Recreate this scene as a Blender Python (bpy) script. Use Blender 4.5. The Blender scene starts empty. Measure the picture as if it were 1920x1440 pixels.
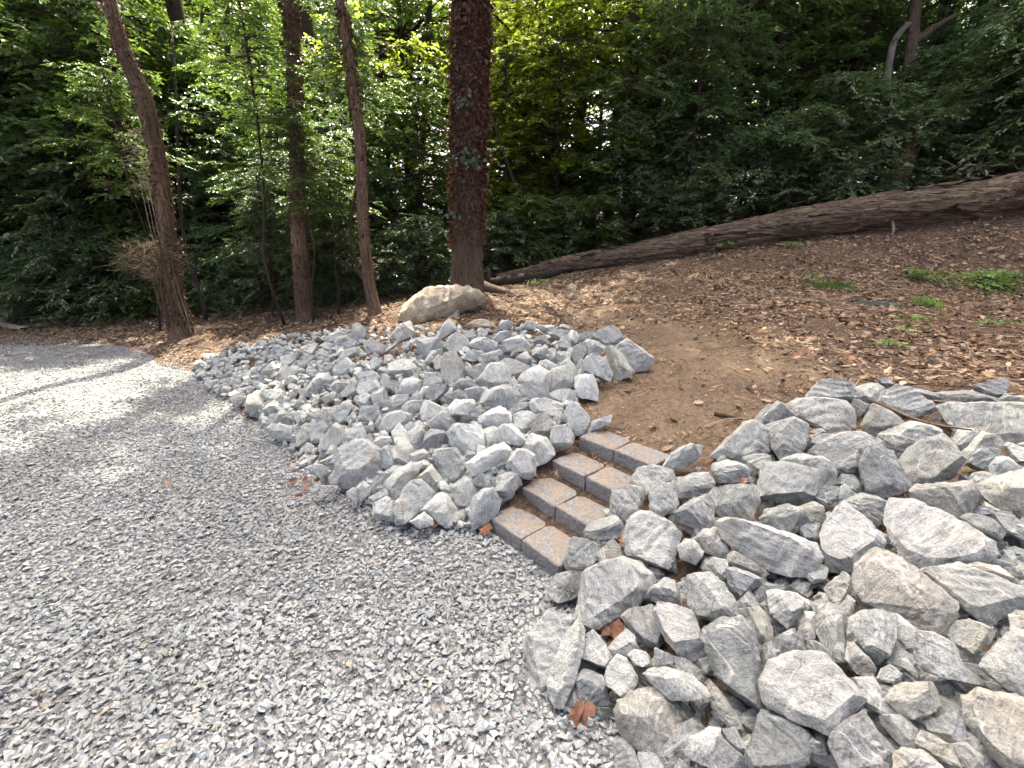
import bpy, bmesh, math, random
import numpy as np
from mathutils import Vector, Matrix, noise, Euler
from mathutils.bvhtree import BVHTree

random.seed(7)
rng = np.random.default_rng(7)
S = bpy.context.scene
COL = S.collection

# ------------------------------------------------------------------ camera, sky, sun, exposure
FPX = 805.0
PITCH = math.radians(16.5)
CAMH = 1.6
cam_d = bpy.data.cameras.new('camera')
cam_d.sensor_width = 36.0
cam_d.lens = FPX / 1920.0 * 36.0
cam_d.clip_start = 0.05
cam_d.clip_end = 600.0
cam = bpy.data.objects.new('camera', cam_d)
cam.location = (0, 0, CAMH)
cam.rotation_euler = (math.radians(90) - PITCH, 0, 0)
COL.objects.link(cam)
S.camera = cam

SUN_EL = math.radians(60.0)
SUN_DIR = Vector((-0.13, 1.0, 0)).normalized()          # horizontal direction towards the sun
w = bpy.data.worlds.new('World')
S.world = w
w.use_nodes = True
nt = w.node_tree
bg = nt.nodes['Background']
sky = nt.nodes.new('ShaderNodeTexSky')
sky.sky_type = 'NISHITA'
sky.sun_disc = False
sky.sun_elevation = SUN_EL
sky.sun_rotation = math.atan2(SUN_DIR.x, SUN_DIR.y)
sky.air_density = 0.35
sky.dust_density = 10.0
sky.ozone_density = 0.0
nt.links.new(sky.outputs[0], bg.inputs[0])
bg.inputs[1].default_value = 0.15

sun_d = bpy.data.lights.new('sun', 'SUN')
sun_d.energy = 3.6
sun_d.angle = math.radians(0.53)
sun_d.color = (1.0, 0.91, 0.76)
sun = bpy.data.objects.new('sun', sun_d)
v = Vector((SUN_DIR.x * math.cos(SUN_EL), SUN_DIR.y * math.cos(SUN_EL), math.sin(SUN_EL)))
sun.rotation_euler = v.to_track_quat('Z', 'Y').to_euler()
sun.location = (0, 20, 30)
COL.objects.link(sun)

S.view_settings.view_transform = 'Standard'
S.view_settings.look = 'None'
S.view_settings.gamma = 1.0
S.view_settings.exposure = 2.45
S.render.engine = 'CYCLES'
cy = S.cycles
cy.max_bounces = 4
cy.diffuse_bounces = 2
cy.glossy_bounces = 2
cy.transmission_bounces = 2
cy.transparent_max_bounces = 4
cy.caustics_reflective = False
cy.caustics_refractive = False
cy.use_denoising = True
cy.sample_clamp_indirect = 6.0
cy.use_adaptive_sampling = True
cy.adaptive_threshold = 0.04
cy.adaptive_min_samples = 24

# ------------------------------------------------------------------ helpers
def tag(o, label=None, cat=None, group=None, kind=None):
    if label: o['label'] = label
    if cat: o['category'] = cat
    if group: o['group'] = group
    if kind: o['kind'] = kind
    return o

def link(name, me, mat=None, parent=None, loc=None):
    o = bpy.data.objects.new(name, me)
    COL.objects.link(o)
    if mat is not None and me is not None and len(me.materials) == 0:
        me.materials.append(mat)
    if loc is not None:
        o.location = loc
    if parent is not None:
        o.parent = parent
    return o

def empty(name, loc=(0, 0, 0), rz=0.0):
    o = bpy.data.objects.new(name, None)
    o.empty_display_size = 0.2
    o.location = loc
    o.rotation_euler = (0, 0, rz)
    COL.objects.link(o)
    return o

def mesh_np(name, V, T, attrs=None, smooth=False, colattr=None):
    """triangle mesh from numpy arrays"""
    me = bpy.data.meshes.new(name)
    V = np.ascontiguousarray(V, dtype=np.float32)
    T = np.ascontiguousarray(T, dtype=np.int32)
    nv, ntr = len(V), len(T)
    me.vertices.add(nv)
    me.vertices.foreach_set('co', V.ravel())
    me.loops.add(ntr * 3)
    me.loops.foreach_set('vertex_index', T.ravel())
    me.polygons.add(ntr)
    me.polygons.foreach_set('loop_start', np.arange(0, ntr * 3, 3, dtype=np.int32))
    me.polygons.foreach_set('use_smooth', np.full(ntr, smooth, dtype=bool))
    if attrs:
        for k, a in attrs.items():
            at = me.attributes.new(k, 'FLOAT', 'POINT')
            at.data.foreach_set('value', np.ascontiguousarray(a, dtype=np.float32))
    if colattr is not None:
        at = me.attributes.new('col', 'FLOAT_COLOR', 'POINT')
        c4 = np.ones((nv, 4), dtype=np.float32)
        c4[:, :3] = colattr
        at.data.foreach_set('color', c4.ravel())
    me.update(calc_edges=True)
    me.validate()
    return me

def pix_dir(px, py):
    x = (px - 960.0) / FPX
    u = (720.0 - py) / FPX
    c, s = math.cos(PITCH), math.sin(PITCH)
    return Vector((x, c + u * s, -s + u * c))
CAM = Vector((0, 0, CAMH))
def at(px, py, t):
    return CAM + pix_dir(px, py) * t
def at_z(px, py, z):
    d = pix_dir(px, py)
    return CAM + d * ((z - CAMH) / d.z)

# ------------------------------------------------------------------ node material helpers
class NT:
    def __init__(self, name):
        self.m = bpy.data.materials.new(name)
        self.m.use_nodes = True
        self.t = self.m.node_tree
        self.t.nodes.clear()
        self.out = self.n('ShaderNodeOutputMaterial')
    def n(self, typ, **kw):
        nd = self.t.nodes.new(typ)
        for k, v_ in kw.items():
            setattr(nd, k, v_)
        return nd
    def l(self, a, b):
        self.t.links.new(a, b)
    def setin(self, sock, val):
        if isinstance(val, bpy.types.NodeSocket):
            self.l(val, sock)
        else:
            sock.default_value = val
    def noise(self, vec, scale, detail=4, rough=0.55, dist=0.0):
        nd = self.n('ShaderNodeTexNoise')
        if vec is not None: self.l(vec, nd.inputs['Vector'])
        nd.inputs['Scale'].default_value = scale
        nd.inputs['Detail'].default_value = detail
        nd.inputs['Roughness'].default_value = rough
        nd.inputs['Distortion'].default_value = dist
        return nd.outputs['Fac']
    def voro(self, vec, scale, feature='F1', out='Distance', rnd=1.0):
        nd = self.n('ShaderNodeTexVoronoi')
        nd.feature = feature
        if vec is not None: self.l(vec, nd.inputs['Vector'])
        nd.inputs['Scale'].default_value = scale
        nd.inputs['Randomness'].default_value = rnd
        return nd.outputs[out]
    def ramp(self, fac, stops):
        nd = self.n('ShaderNodeValToRGB')
        cr = nd.color_ramp
        while len(cr.elements) < len(stops): cr.elements.new(0.5)
        for e, (p, c) in zip(cr.elements, stops):
            e.position = p
            e.color = (c, c, c, 1) if isinstance(c, (int, float)) else (*c, 1)
        self.l(fac, nd.inputs[0])
        return nd.outputs[0]
    def mix(self, fac, a, b, mode='MIX'):
        nd = self.n('ShaderNodeMix', data_type='RGBA', blend_type=mode)
        self.setin(nd.inputs[0], fac)
        for i, v_ in ((6, a), (7, b)):
            if isinstance(v_, (tuple, list)): v_ = (*v_[:3], 1.0)
            self.setin(nd.inputs[i], v_)
        return nd.outputs[2]
    def math(self, op, a, b=None):
        nd = self.n('ShaderNodeMath', operation=op)
        self.setin(nd.inputs[0], a)
        if b is not None: self.setin(nd.inputs[1], b)
        return nd.outputs[0]
    def mapping(self, vec, scale=(1, 1, 1), rot=(0, 0, 0), loc=None):
        nd = self.n('ShaderNodeMapping')
        self.l(vec, nd.inputs['Vector'])
        nd.inputs['Scale'].default_value = scale
        nd.inputs['Rotation'].default_value = rot
        if loc is not None: self.setin(nd.inputs['Location'], loc)
        return nd.outputs[0]
    def bump(self, h, strength=0.5, dist=0.01, prev=None):
        nd = self.n('ShaderNodeBump')
        nd.inputs['Strength'].default_value = strength
        nd.inputs['Distance'].default_value = dist
        self.l(h, nd.inputs['Height'])
        if prev is not None: self.l(prev, nd.inputs['Normal'])
        return nd.outputs[0]
    def pbsdf(self, color, rough=0.9, spec=0.25, normal=None):
        b = self.n('ShaderNodeBsdfPrincipled')
        self.setin(b.inputs['Base Color'], (*color, 1) if isinstance(color, tuple) else color)
        self.setin(b.inputs['Roughness'], rough)
        b.inputs['Specular IOR Level'].default_value = spec
        if normal is not None: self.l(normal, b.inputs['Normal'])
        return b
    def done(self, shader):
        self.l(shader, self.out.inputs['Surface'])
        return self.m

def mat_rock(name, use_attr=False):
    k = NT(name)
    tc = k.n('ShaderNodeTexCoord')
    oi = k.n('ShaderNodeObjectInfo')
    vec = tc.outputs['Object']
    rnd = oi.outputs['Random']
    off = k.n('ShaderNodeCombineXYZ')
    k.l(k.math('MULTIPLY', rnd, 37.0), off.inputs[0]); k.l(k.math('MULTIPLY', rnd, 91.0), off.inputs[1])
    add = k.n('ShaderNodeVectorMath', operation='ADD')
    k.l(vec, add.inputs[0]); k.l(off.outputs[0], add.inputs[1])
    vec = add.outputs[0]
    if use_attr:
        a = k.n('ShaderNodeAttribute', attribute_name='col')
        tint = a.outputs['Color']
    else:
        tint = oi.outputs['Color']
    sv = k.mapping(vec, (9, 9, 46))
    streak = k.noise(sv, 1.0, 6, 0.62, 0.9)
    fine = k.noise(vec, 170, 3, 0.7)
    med = k.noise(vec, 38, 5, 0.65)
    big = k.noise(vec, 7, 3, 0.5)
    c = k.mix(1.0, tint, k.ramp(streak, [(0.30, 0.70), (0.46, 0.95), (0.58, 1.05), (0.72, 1.14)]), 'MULTIPLY')
    c = k.mix(1.0, c, k.ramp(fine, [(0.30, 0.58), (0.46, 0.92), (0.60, 1.10), (0.75, 1.28)]), 'MULTIPLY')
    c = k.mix(1.0, c, k.ramp(med, [(0.32, 0.82), (0.5, 1.0), (0.68, 1.1)]), 'MULTIPLY')
    c = k.mix(1.0, c, k.ramp(big, [(0.3, 0.82), (0.5, 1.0), (0.7, 1.1)]), 'MULTIPLY')
    # thin dark cracks along the foliation and a few pale quartz veins
    cn = k.noise(k.mapping(vec, (7, 7, 26)), 1.0, 3, 0.5, 1.4)
    c = k.mix(1.0, c, k.ramp(k.math('ABSOLUTE', k.math('SUBTRACT', cn, 0.5)), [(0.0, 0.60), (0.010, 0.9), (0.022, 1.0)]), 'MULTIPLY')
    vn = k.noise(k.mapping(vec, (4, 9, 5)), 1.0, 3, 0.5, 1.0)
    c = k.mix(k.ramp(k.math('ABSOLUTE', k.math('SUBTRACT', vn, 0.56)), [(0.0, 0.55), (0.010, 0.3), (0.02, 0.0)]), c, (0.55, 0.54, 0.51))
    # occasional warm iron staining
    st = k.ramp(k.noise(vec, 4.3, 4, 0.6, 0.4), [(0.56, 0.0), (0.72, 0.6)])
    c = k.mix(st, c, k.mix(1.0, c, (1.12, 0.97, 0.78), 'MULTIPLY'))
    h = k.mix(0.5, streak, med)
    n1 = k.bump(h, 0.85, 0.018)
    n2 = k.bump(fine, 0.5, 0.005, n1)
    b = k.pbsdf(c, 0.82, 0.3, n2)
    return k.done(b.outputs[0])

def mat_boulder():
    k = NT('weathered_boulder')
    tc = k.n('ShaderNodeTexCoord'); vec = tc.outputs['Object']
    a = k.noise(vec, 3.2, 6, 0.65, 0.4); b_ = k.noise(vec, 34, 5, 0.7); f = k.noise(vec, 130, 2, 0.6)
    cr = k.voro(k.mapping(vec, (2.2, 4.5, 5)), 1.2, 'DISTANCE_TO_EDGE')
    c = k.ramp(a, [(0.3, (0.27, 0.235, 0.165)), (0.5, (0.45, 0.395, 0.29)), (0.7, (0.53, 0.475, 0.355))])
    c = k.mix(1.0, c, k.ramp(b_, [(0.3, 0.6), (0.5, 1.0), (0.7, 1.2)]), 'MULTIPLY')
    c = k.mix(1.0, c, k.ramp(f, [(0.3, 0.7), (0.6, 1.1)]), 'MULTIPLY')
    lich = k.ramp(k.noise(vec, 5.5, 5, 0.7), [(0.62, 0.0), (0.74, 0.5)])
    c = k.mix(lich, c, (0.20, 0.21, 0.10))
    n = k.bump(k.mix(0.5, a, b_), 0.8, 0.05)
    return k.done(k.pbsdf(c, 0.92, 0.2, n).outputs[0])

def mat_gravel_base():
    k = NT('gravel_road')
    geo = k.n('ShaderNodeNewGeometry'); vec = geo.outputs['Position']
    wv = k.n('ShaderNodeVectorMath', operation='ADD')
    nz = k.n('ShaderNodeTexNoise'); k.l(vec, nz.inputs['Vector']); nz.inputs['Scale'].default_value = 30
    sc = k.n('ShaderNodeVectorMath', operation='SCALE'); k.l(nz.outputs['Color'], sc.inputs[0]); sc.inputs['Scale'].default_value = 0.016
    k.l(vec, wv.inputs[0]); k.l(sc.outputs[0], wv.inputs[1])
    v2 = wv.outputs[0]
    cell = k.voro(v2, 34, 'F1', 'Color')
    dist = k.voro(v2, 34, 'F1', 'Distance')
    dist2 = k.voro(v2, 61, 'F1', 'Distance')
    sep = k.n('ShaderNodeSeparateColor'); k.l(cell, sep.inputs[0])
    c = k.ramp(sep.outputs[0], [(0.0, (0.19, 0.195, 0.19)), (0.5, (0.27, 0.272, 0.265)), (1.0, (0.35, 0.35, 0.34))])
    c = k.mix(1.0, c, k.ramp(dist, [(0.25, 1.0), (0.8, 0.5)]), 'MULTIPLY')
    c = k.mix(1.0, c, k.ramp(k.noise(vec, 0.9, 4, 0.6), [(0.35, 0.86), (0.65, 1.1)]), 'MULTIPLY')
    # dust and soil tracked in
    soil = k.ramp(k.noise(vec, 1.7, 6, 0.7, 0.3), [(0.62, 0.0), (0.75, 0.6)])
    c = k.mix(soil, c, (0.19, 0.15, 0.11))
    hh = k.math('ADD', k.math('MULTIPLY', dist, -1.0), k.math('MULTIPLY', dist2, -0.4))
    n = k.bump(hh, 1.0, 0.03)
    return k.done(k.pbsdf(c, 0.9, 0.2, n).outputs[0])

def mat_attr(name, rough=0.88, spec=0.2, bumpscale=150.0, bumpd=0.003, var=0.35):
    k = NT(name)
    geo = k.n('ShaderNodeNewGeometry'); vec = geo.outputs['Position']
    a = k.n('ShaderNodeAttribute', attribute_name='col')
    f = k.noise(vec, bumpscale, 3, 0.7)
    c = k.mix(1.0, a.outputs['Color'], k.ramp(f, [(0.3, 1 - var), (0.5, 1.0), (0.7, 1 + var * 0.6)]), 'MULTIPLY')
    n = k.bump(f, 0.4, bumpd)
    return k.done(k.pbsdf(c, rough, spec, n).outputs[0])

def mat_dirt():
    k = NT('hillside_soil')
    geo = k.n('ShaderNodeNewGeometry'); vec = geo.outputs['Position']
    a = k.n('ShaderNodeAttribute', attribute_name='bare')
    n1 = k.noise(vec, 2.2, 6, 0.65, 0.3); n2 = k.noise(vec, 26, 5, 0.7); n3 = k.noise(vec, 120, 3, 0.7)
    bare = k.ramp(n1, [(0.3, (0.14, 0.102, 0.066)), (0.5, (0.195, 0.143, 0.093)), (0.7, (0.245, 0.183, 0.12))])
    lit = k.ramp(n2, [(0.3, (0.04, 0.028, 0.02)), (0.5, (0.105, 0.072, 0.048)), (0.7, (0.19, 0.135, 0.092))])
    c = k.mix(a.outputs['Fac'], lit, bare)
    c = k.mix(1.0, c, k.ramp(n2, [(0.3, 0.72), (0.5, 1.0), (0.7, 1.18)]), 'MULTIPLY')
    c = k.mix(1.0, c, k.ramp(n3, [(0.3, 0.6), (0.5, 1.0), (0.72, 1.35)]), 'MULTIPLY')
    n = k.bump(n2, 0.7, 0.03)
    n = k.bump(n3, 0.6, 0.008, n)
    return k.done(k.pbsdf(c, 0.95, 0.15, n).outputs[0])

def mat_bark(name, dark, light, vs=(7, 7, 1.1), bs=1.0, rough=0.9, st=(0.33, 0.5, 0.66)):
    k = NT(name)
    tc = k.n('ShaderNodeTexCoord'); vec = tc.outputs['Object']
    m = k.mapping(vec, vs)
    r = k.noise(m, 3.2, 6, 0.65, 1.2)
    f = k.noise(vec, 55, 4, 0.7)
    g = k.noise(vec, 1.5, 3, 0.5)
    c = k.ramp(r, [(st[0], dark), (st[1], tuple((x + y) / 2 for x, y in zip(dark, light))), (st[2], light)])
    c = k.mix(1.0, c, k.ramp(f, [(0.3, 0.65), (0.5, 1.0), (0.7, 1.25)]), 'MULTIPLY')
    c = k.mix(1.0, c, k.ramp(g, [(0.35, 0.8), (0.65, 1.15)]), 'MULTIPLY')
    n = k.bump(r, 0.9 * bs, 0.04)
    n = k.bump(f, 0.4, 0.01, n)
    return k.done(k.pbsdf(c, rough, 0.2, n).outputs[0])

def mat_leaf(name, c0, c1, trans, tcol, rough=0.42, spec=0.45):
    k = NT(name)
    at_ = k.n('ShaderNodeAttribute', attribute_name='tone')
    oi = k.n('ShaderNodeObjectInfo')
    f = at_.outputs['Fac']
    c = k.mix(f, c0, c1)
    orr = k.ramp(oi.outputs['Random'], [(0.0, 0.75), (1.0, 1.3)])
    c = k.mix(1.0, c, orr, 'MULTIPLY')
    b = k.pbsdf(c, rough, spec)
    tr = k.n('ShaderNodeBsdfTranslucent')
    k.l(k.mix(1.0, k.mix(f, tuple(x * 0.75 for x in tcol), tcol), orr, 'MULTIPLY'), tr.inputs['Color'])
    mx = k.n('ShaderNodeMixShader')
    mx.inputs[0].default_value = trans
    k.l(b.outputs[0], mx.inputs[1]); k.l(tr.outputs[0], mx.inputs[2])
    return k.done(mx.outputs[0])

def mat_block():
    k = NT('concrete_block')
    tc = k.n('ShaderNodeTexCoord'); vec = tc.outputs['Object']
    geo = k.n('ShaderNodeNewGeometry')
    oi = k.n('ShaderNodeObjectInfo')
    off = k.n('ShaderNodeCombineXYZ'); k.l(k.math('MULTIPLY', oi.outputs['Random'], 50.0), off.inputs[0])
    add = k.n('ShaderNodeVectorMath', operation='ADD'); k.l(vec, add.inputs[0]); k.l(off.outputs[0], add.inputs[1])
    vec2 = add.outputs[0]
    f = k.noise(vec2, 210, 3, 0.75); m = k.noise(vec2, 9, 5, 0.6, 0.3); g = k.noise(vec2, 45, 4, 0.6)
    c = k.ramp(g, [(0.3, (0.145, 0.145, 0.14)), (0.5, (0.215, 0.213, 0.205)), (0.7, (0.285, 0.28, 0.265))])
    # tan blended pigment and soil on the tread
    sepn = k.n('ShaderNodeSeparateXYZ'); k.l(geo.outputs['True Normal'], sepn.inputs[0])
    up = k.ramp(sepn.outputs[2], [(0.75, 0.0), (0.95, 1.0)])
    st = k.ramp(m, [(0.42, 0.0), (0.64, 0.95)])
    c = k.mix(k.math('MULTIPLY', up, st), c, k.mix(g, (0.245, 0.185, 0.12), (0.31, 0.245, 0.17)))
    c = k.mix(1.0, c, k.ramp(f, [(0.3, 0.5), (0.5, 1.0), (0.7, 1.5)]), 'MULTIPLY')
    n = k.bump(f, 0.7, 0.005)
    n = k.bump(g, 0.4, 0.01, n)
    return k.done(k.pbsdf(c, 0.92, 0.2, n).outputs[0])

def mat_plain(name, col, rough=0.8, bs=40.0, var=0.3):
    k = NT(name)
    tc = k.n('ShaderNodeTexCoord'); vec = tc.outputs['Object']
    f = k.noise(vec, bs, 4, 0.65)
    c = k.mix(1.0, (*col, 1)[:3], k.ramp(f, [(0.3, 1 - var), (0.7, 1 + var)]), 'MULTIPLY')
    return k.done(k.pbsdf(c, rough, 0.25, k.bump(f, 0.5, 0.005)).outputs[0])

M = {
    'rock': mat_rock('fractured_gneiss'), 'rubble': mat_rock('gneiss_rubble', True),
    'boulder': mat_boulder(), 'road': mat_gravel_base(), 'pebble': mat_attr('gravel_stone'),
    'dirt': mat_dirt(), 'litter': mat_attr('dry_leaf', 0.75, 0.3, 60.0, 0.002, 0.3),
    'bark_red': mat_bark('reddish_bark', (0.05, 0.034, 0.023), (0.235, 0.163, 0.108), (9, 9, 0.9)),
    'bark_grey': mat_bark('grey_brown_bark', (0.045, 0.034, 0.025), (0.185, 0.138, 0.10), (10, 10, 1.2)),
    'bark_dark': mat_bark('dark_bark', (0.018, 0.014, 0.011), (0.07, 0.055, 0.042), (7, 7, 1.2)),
    'bark_pale': mat_bark('pale_dead_wood', (0.12, 0.10, 0.085), (0.30, 0.26, 0.22), (9, 9, 0.8)),
    'log': mat_bark('rotting_log_bark', (0.04, 0.03, 0.023), (0.38, 0.285, 0.20), (0.9, 9, 9), 2.0, 0.9, (0.38, 0.52, 0.68)),
    'twig': mat_plain('dry_twig', (0.13, 0.09, 0.062)), 'twig_dark': mat_plain('dark_twig', (0.05, 0.038, 0.028)),
    'twig_grey': mat_plain('bleached_twig', (0.24, 0.19, 0.15)),
    'leaf': mat_leaf('green_leaf', (0.052, 0.100, 0.028), (0.12, 0.185, 0.05), 0.36, (0.17, 0.28, 0.035), 0.38, 0.6),
    'leaf_lit': mat_leaf('sunlit_leaf', (0.060, 0.105, 0.018), (0.115, 0.165, 0.028), 0.48, (0.36, 0.46, 0.04)),  # lit copy of the green leaf: backlit glow put into its colour
    'leaf_dark': mat_leaf('dark_glossy_leaf', (0.064, 0.108, 0.058), (0.135, 0.188, 0.10), 0.3, (0.20, 0.34, 0.08), 0.33, 0.8),
    'ivy_dead': mat_leaf('dead_ivy_leaf', (0.036, 0.020, 0.015), (0.112, 0.062, 0.044), 0.12, (0.16, 0.06, 0.03), 0.75, 0.2),
    'ivy_green': mat_leaf('ivy_leaf', (0.02, 0.05, 0.03), (0.05, 0.10, 0.05), 0.2, (0.12, 0.2, 0.05)),
    'weed': mat_leaf('weed_leaf', (0.14, 0.235, 0.07), (0.22, 0.33, 0.11), 0.35, (0.25, 0.42, 0.06), 0.5, 0.3),
    'moss': mat_leaf('pale_grey_green_lichen', (0.16, 0.22, 0.18), (0.26, 0.33, 0.28), 0.1, (0.2, 0.3, 0.2), 0.9, 0.1),
    'block': mat_block(), 'kerb': mat_plain('weathered_concrete', (0.33, 0.30, 0.25)),
    'oak_leaf': mat_plain('orange_brown_leaf', (0.24, 0.12, 0.065), 0.7, 60), 'brown_leaf': mat_plain('brown_leaf', (0.15, 0.075, 0.045), 0.7, 60),
    'pink': mat_plain('pink_scrap', (0.65, 0.12, 0.10), 0.6),
}

# ------------------------------------------------------------------ step layout (fitted)
STEP_O = Vector((-0.140, 2.27, 0.0)); YAW = -0.860
SA = Vector((math.cos(YAW), math.sin(YAW), 0)); SB = Vector((-math.sin(YAW), math.cos(YAW), 0))
RUN, RISE, BLK_L, BLK_D, BLK_H = 0.270, 0.0975, 0.295, 0.225, 0.105

# ------------------------------------------------------------------ terrain: thin plate spline through measured points
PILE = 0.09
ctrl = []
def cz(px, py, z): ctrl.append(at_z(px, py, z)[:])
def ct(px, py, t): ctrl.append(at(px, py, t)[:])
for p in [(0, 636), (120, 645), (210, 652), (280, 672), (330, 690)]: cz(*p, 0.0)
for p in [(375, 712), (430, 756), (500, 808), (560, 885), (650, 945), (750, 990), (880, 995), (1030, 1080), (975, 1250), (1070, 1345), (1150, 1445)]: cz(*p, -0.05)
# piles (surface heights less the rock layer)
for px, py, z in [(450, 690, .20), (550, 660, .36), (650, 625, .54), (750, 615, .62), (900, 610, .72), (1050, 618, .73), (1180, 650, .70), (1100, 740, .53),
                  (1060, 800, .40), (990, 860, .32), (950, 930, .17), (800, 800, .35), (850, 700, .55), (700, 750, .42), (700, 850, .23), (600, 750, .31), (560, 820, .12), (650, 900, .06), (500, 745, .17), (860, 900, .17)]:
    cz(px, py, z - 0.0); ctrl[-1] = (ctrl[-1][0], ctrl[-1][1], ctrl[-1][2] - PILE)
for px, py, z in [(1100, 1200, .13), (1200, 1110, .20), (1200, 1300, .15), (1300, 1400, .20), (1400, 1200, .35), (1500, 1000, .46), (1600, 1300, .42), (1800, 1200, .52),
                  (1900, 1420, .50), (1900, 1000, .60), (1400, 870, .50), (1500, 745, .64), (1700, 760, .70), (1900, 735, .78), (1280, 950, .40), (1180, 1010, .24)]:
    p = at_z(px, py, z); ctrl.append((p.x, p.y, p.z - PILE))
for i in range(4):
    for s_ in (0.1, 0.3, 0.5):
        p = STEP_O + SB * (i * RUN + 0.11) + SA * s_
        ctrl.append((p.x, p.y, i * RISE + 0.035))
p = STEP_O + SB * (4 * RUN + 0.1) + SA * 0.3; ctrl.append((p.x, p.y, 4 * RISE + 0.015))
for px, py, z in [(1250, 800, .44), (1250, 700, .57), (1300, 640, .69), (1330, 770, .50), (1420, 760, .56), (1400, 650, .73), (1500, 600, .90), (1600, 660, .74), (1800, 600, .92), (1900, 640, .82),
                  (1560, 540, 1.17), (1900, 520, 1.30), (1100, 560, .90), (1000, 548, .95), (880, 548, .93), (700, 592, .60), (575, 602, .42), (345, 634, .13), (450, 652, .22), (600, 625, .42), (100, 618, .05), (250, 625, .06)]:
    cz(px, py, z)
for px, py, t in [(1200, 494, 9.0), (1200, 520, 8.0), (1400, 462, 8.5), (1600, 434, 8.0), (1800, 410, 7.6), (1920, 396, 7.3), (920, 537, 9.2)]: ct(px, py, t)
ctrl += [(-3, 1, -.25), (-6, 3, -.3), (-1, .5, -.22), (.1, .6, -.2), (-10, 5, -.3), (-16, 7, -.3), (0, -3, -.3), (-6, -2, -.35), (-1.5, 1.8, -.2), (-3.5, 3.6, -.25), (-7, 5, -.25),
         (-14, 12, .15), (-20, 20, .5), (-6, 14, .8), (0, 14, 1.5), (0, 25, 2.2), (6, 14, 2.8), (14, 12, 4.0), (14, 25, 4.5), (-10, 30, 1.0), (12, 4, 2.2), (8, 2, 1.5), (5, 0, 1.0), (3, -2, .6),
         (25, 10, 5.5), (-30, 12, -.1), (-30, 30, .5), (30, 35, 5.5), (0, 45, 2.5), (-60, 60, .5), (60, 60, 6), (60, 0, 6), (-60, -5, -.5), (0, -20, -.6), (20, -15, 3)]
CP = np.array(ctrl)
def _U(r2):
    return 0.5 * r2 * np.log(r2 + 1e-9)
def _tps(P, lam=0.004):
    n = len(P)
    d2 = ((P[:, None, :2] - P[None, :, :2]) ** 2).sum(-1)
    K = _U(d2) + lam * np.eye(n)
    Q = np.c_[np.ones(n), P[:, :2]]
    A = np.block([[K, Q], [Q.T, np.zeros((3, 3))]])
    s = np.linalg.solve(A, np.r_[P[:, 2], np.zeros(3)])
    return s[:n], s[n:]
TW, TA = _tps(CP)
def hz(x, y):
    """hillside height, vectorised"""
    x = np.atleast_1d(np.asarray(x, float)); y = np.atleast_1d(np.asarray(y, float))
    out = np.empty(len(x))
    for i in range(0, len(x), 20000):
        xs, ys = x[i:i + 20000], y[i:i + 20000]
        d2 = (xs[:, None] - CP[None, :, 0]) ** 2 + (ys[:, None] - CP[None, :, 1]) ** 2
        out[i:i + 20000] = _U(d2) @ TW + TA[0] + TA[1] * xs + TA[2] * ys
    return out
def hz1(x, y): return float(hz(x, y)[0])
def normal_at(x, y, e=0.12):
    a = hz(np.array([x + e, x - e, x, x]), np.array([y, y, y + e, y - e]))
    return Vector((-(a[0] - a[1]) / (2 * e), -(a[2] - a[3]) / (2 * e), 1)).normalized()
def hit(px, py, lift=0.0):
    """first point along the pixel's ray that meets the ground raised by lift"""
    d = pix_dir(px, py)
    ts = np.concatenate([np.linspace(0.6, 16, 900), np.linspace(16.1, 60, 200)])
    X = d.x * ts; Y = d.y * ts; Z = CAMH + d.z * ts
    g = np.maximum(hz(X, Y), 0.0) + lift
    k = np.nonzero(Z <= g)[0]
    if len(k) == 0: return at(px, py, 10.0)
    return CAM + d * float(ts[k[0]])

def vnoise(x, y, s, seed=0.0):
    return np.array([noise.noise(Vector((a * s + seed, b * s - seed, seed))) for a, b in zip(x, y)])

# road first: one flat sheet
def grid_mesh(name, xs, ys, zf):
    X, Y = np.meshgrid(xs, ys)
    x, y = X.ravel(), Y.ravel()
    z = zf(x, y)
    V = np.c_[x, y, z]
    nx = len(xs)
    idx = np.arange(len(x)).reshape(len(ys), nx)
    a, b, c, d = idx[:-1, :-1].ravel(), idx[:-1, 1:].ravel(), idx[1:, 1:].ravel(), idx[1:, :-1].ravel()
    T = np.r_[np.c_[a, b, c], np.c_[a, c, d]]
    return V, T
def lines(*seg):
    out = []
    for a, b, st in seg: out += list(np.arange(a, b, st))
    out.append(seg[-1][1])
    return np.array(out)
def road_z(x, y):
    return 0.012 * np.sin(x * 1.3 + 0.6 * y) + 0.010 * np.sin(y * 2.1 - x * 0.7)
V_, T_ = grid_mesh('r', lines((-80, -12, 4), (-12, 4, 0.1), (4, 8, 1)), lines((-40, 0, 4), (0, 11, 0.1), (11, 20, 1.5)), road_z)
road = link('gravel_road', mesh_np('gravel_road', V_, T_, smooth=True), M['road'])
tag(road, kind='structure')

# bare soil map (the trodden way up from the steps)
BARE = [hit(1240, 700), hit(1300, 760), hit(1340, 690), hit(1250, 640), hit(1150, 600), hit(1420, 690), hit(1200, 800), hit(1100, 770)]
def bare_f(x, y):
    b = np.zeros(len(x))
    for p, r in zip(BARE, (0.75, 0.6, 0.8, 0.8, 0.9, 0.6, 0.55, 0.5)):
        b = np.maximum(b, np.exp(-((x - p.x) ** 2 + (y - p.y) ** 2) / (r * r)))
    return b
V_, T_ = grid_mesh('h', lines((-80, -14, 6), (-14, -6, 0.35), (-6, 8, 0.07), (8, 16, 0.4), (16, 80, 6)), lines((-30, 0, 3), (0, 11, 0.07), (11, 20, 0.45), (20, 90, 7)), hz)
near = (V_[:, 0] > -8) & (V_[:, 0] < 10) & (V_[:, 1] > 0) & (V_[:, 1] < 13)
stepmask = np.ones(len(V_))
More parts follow.
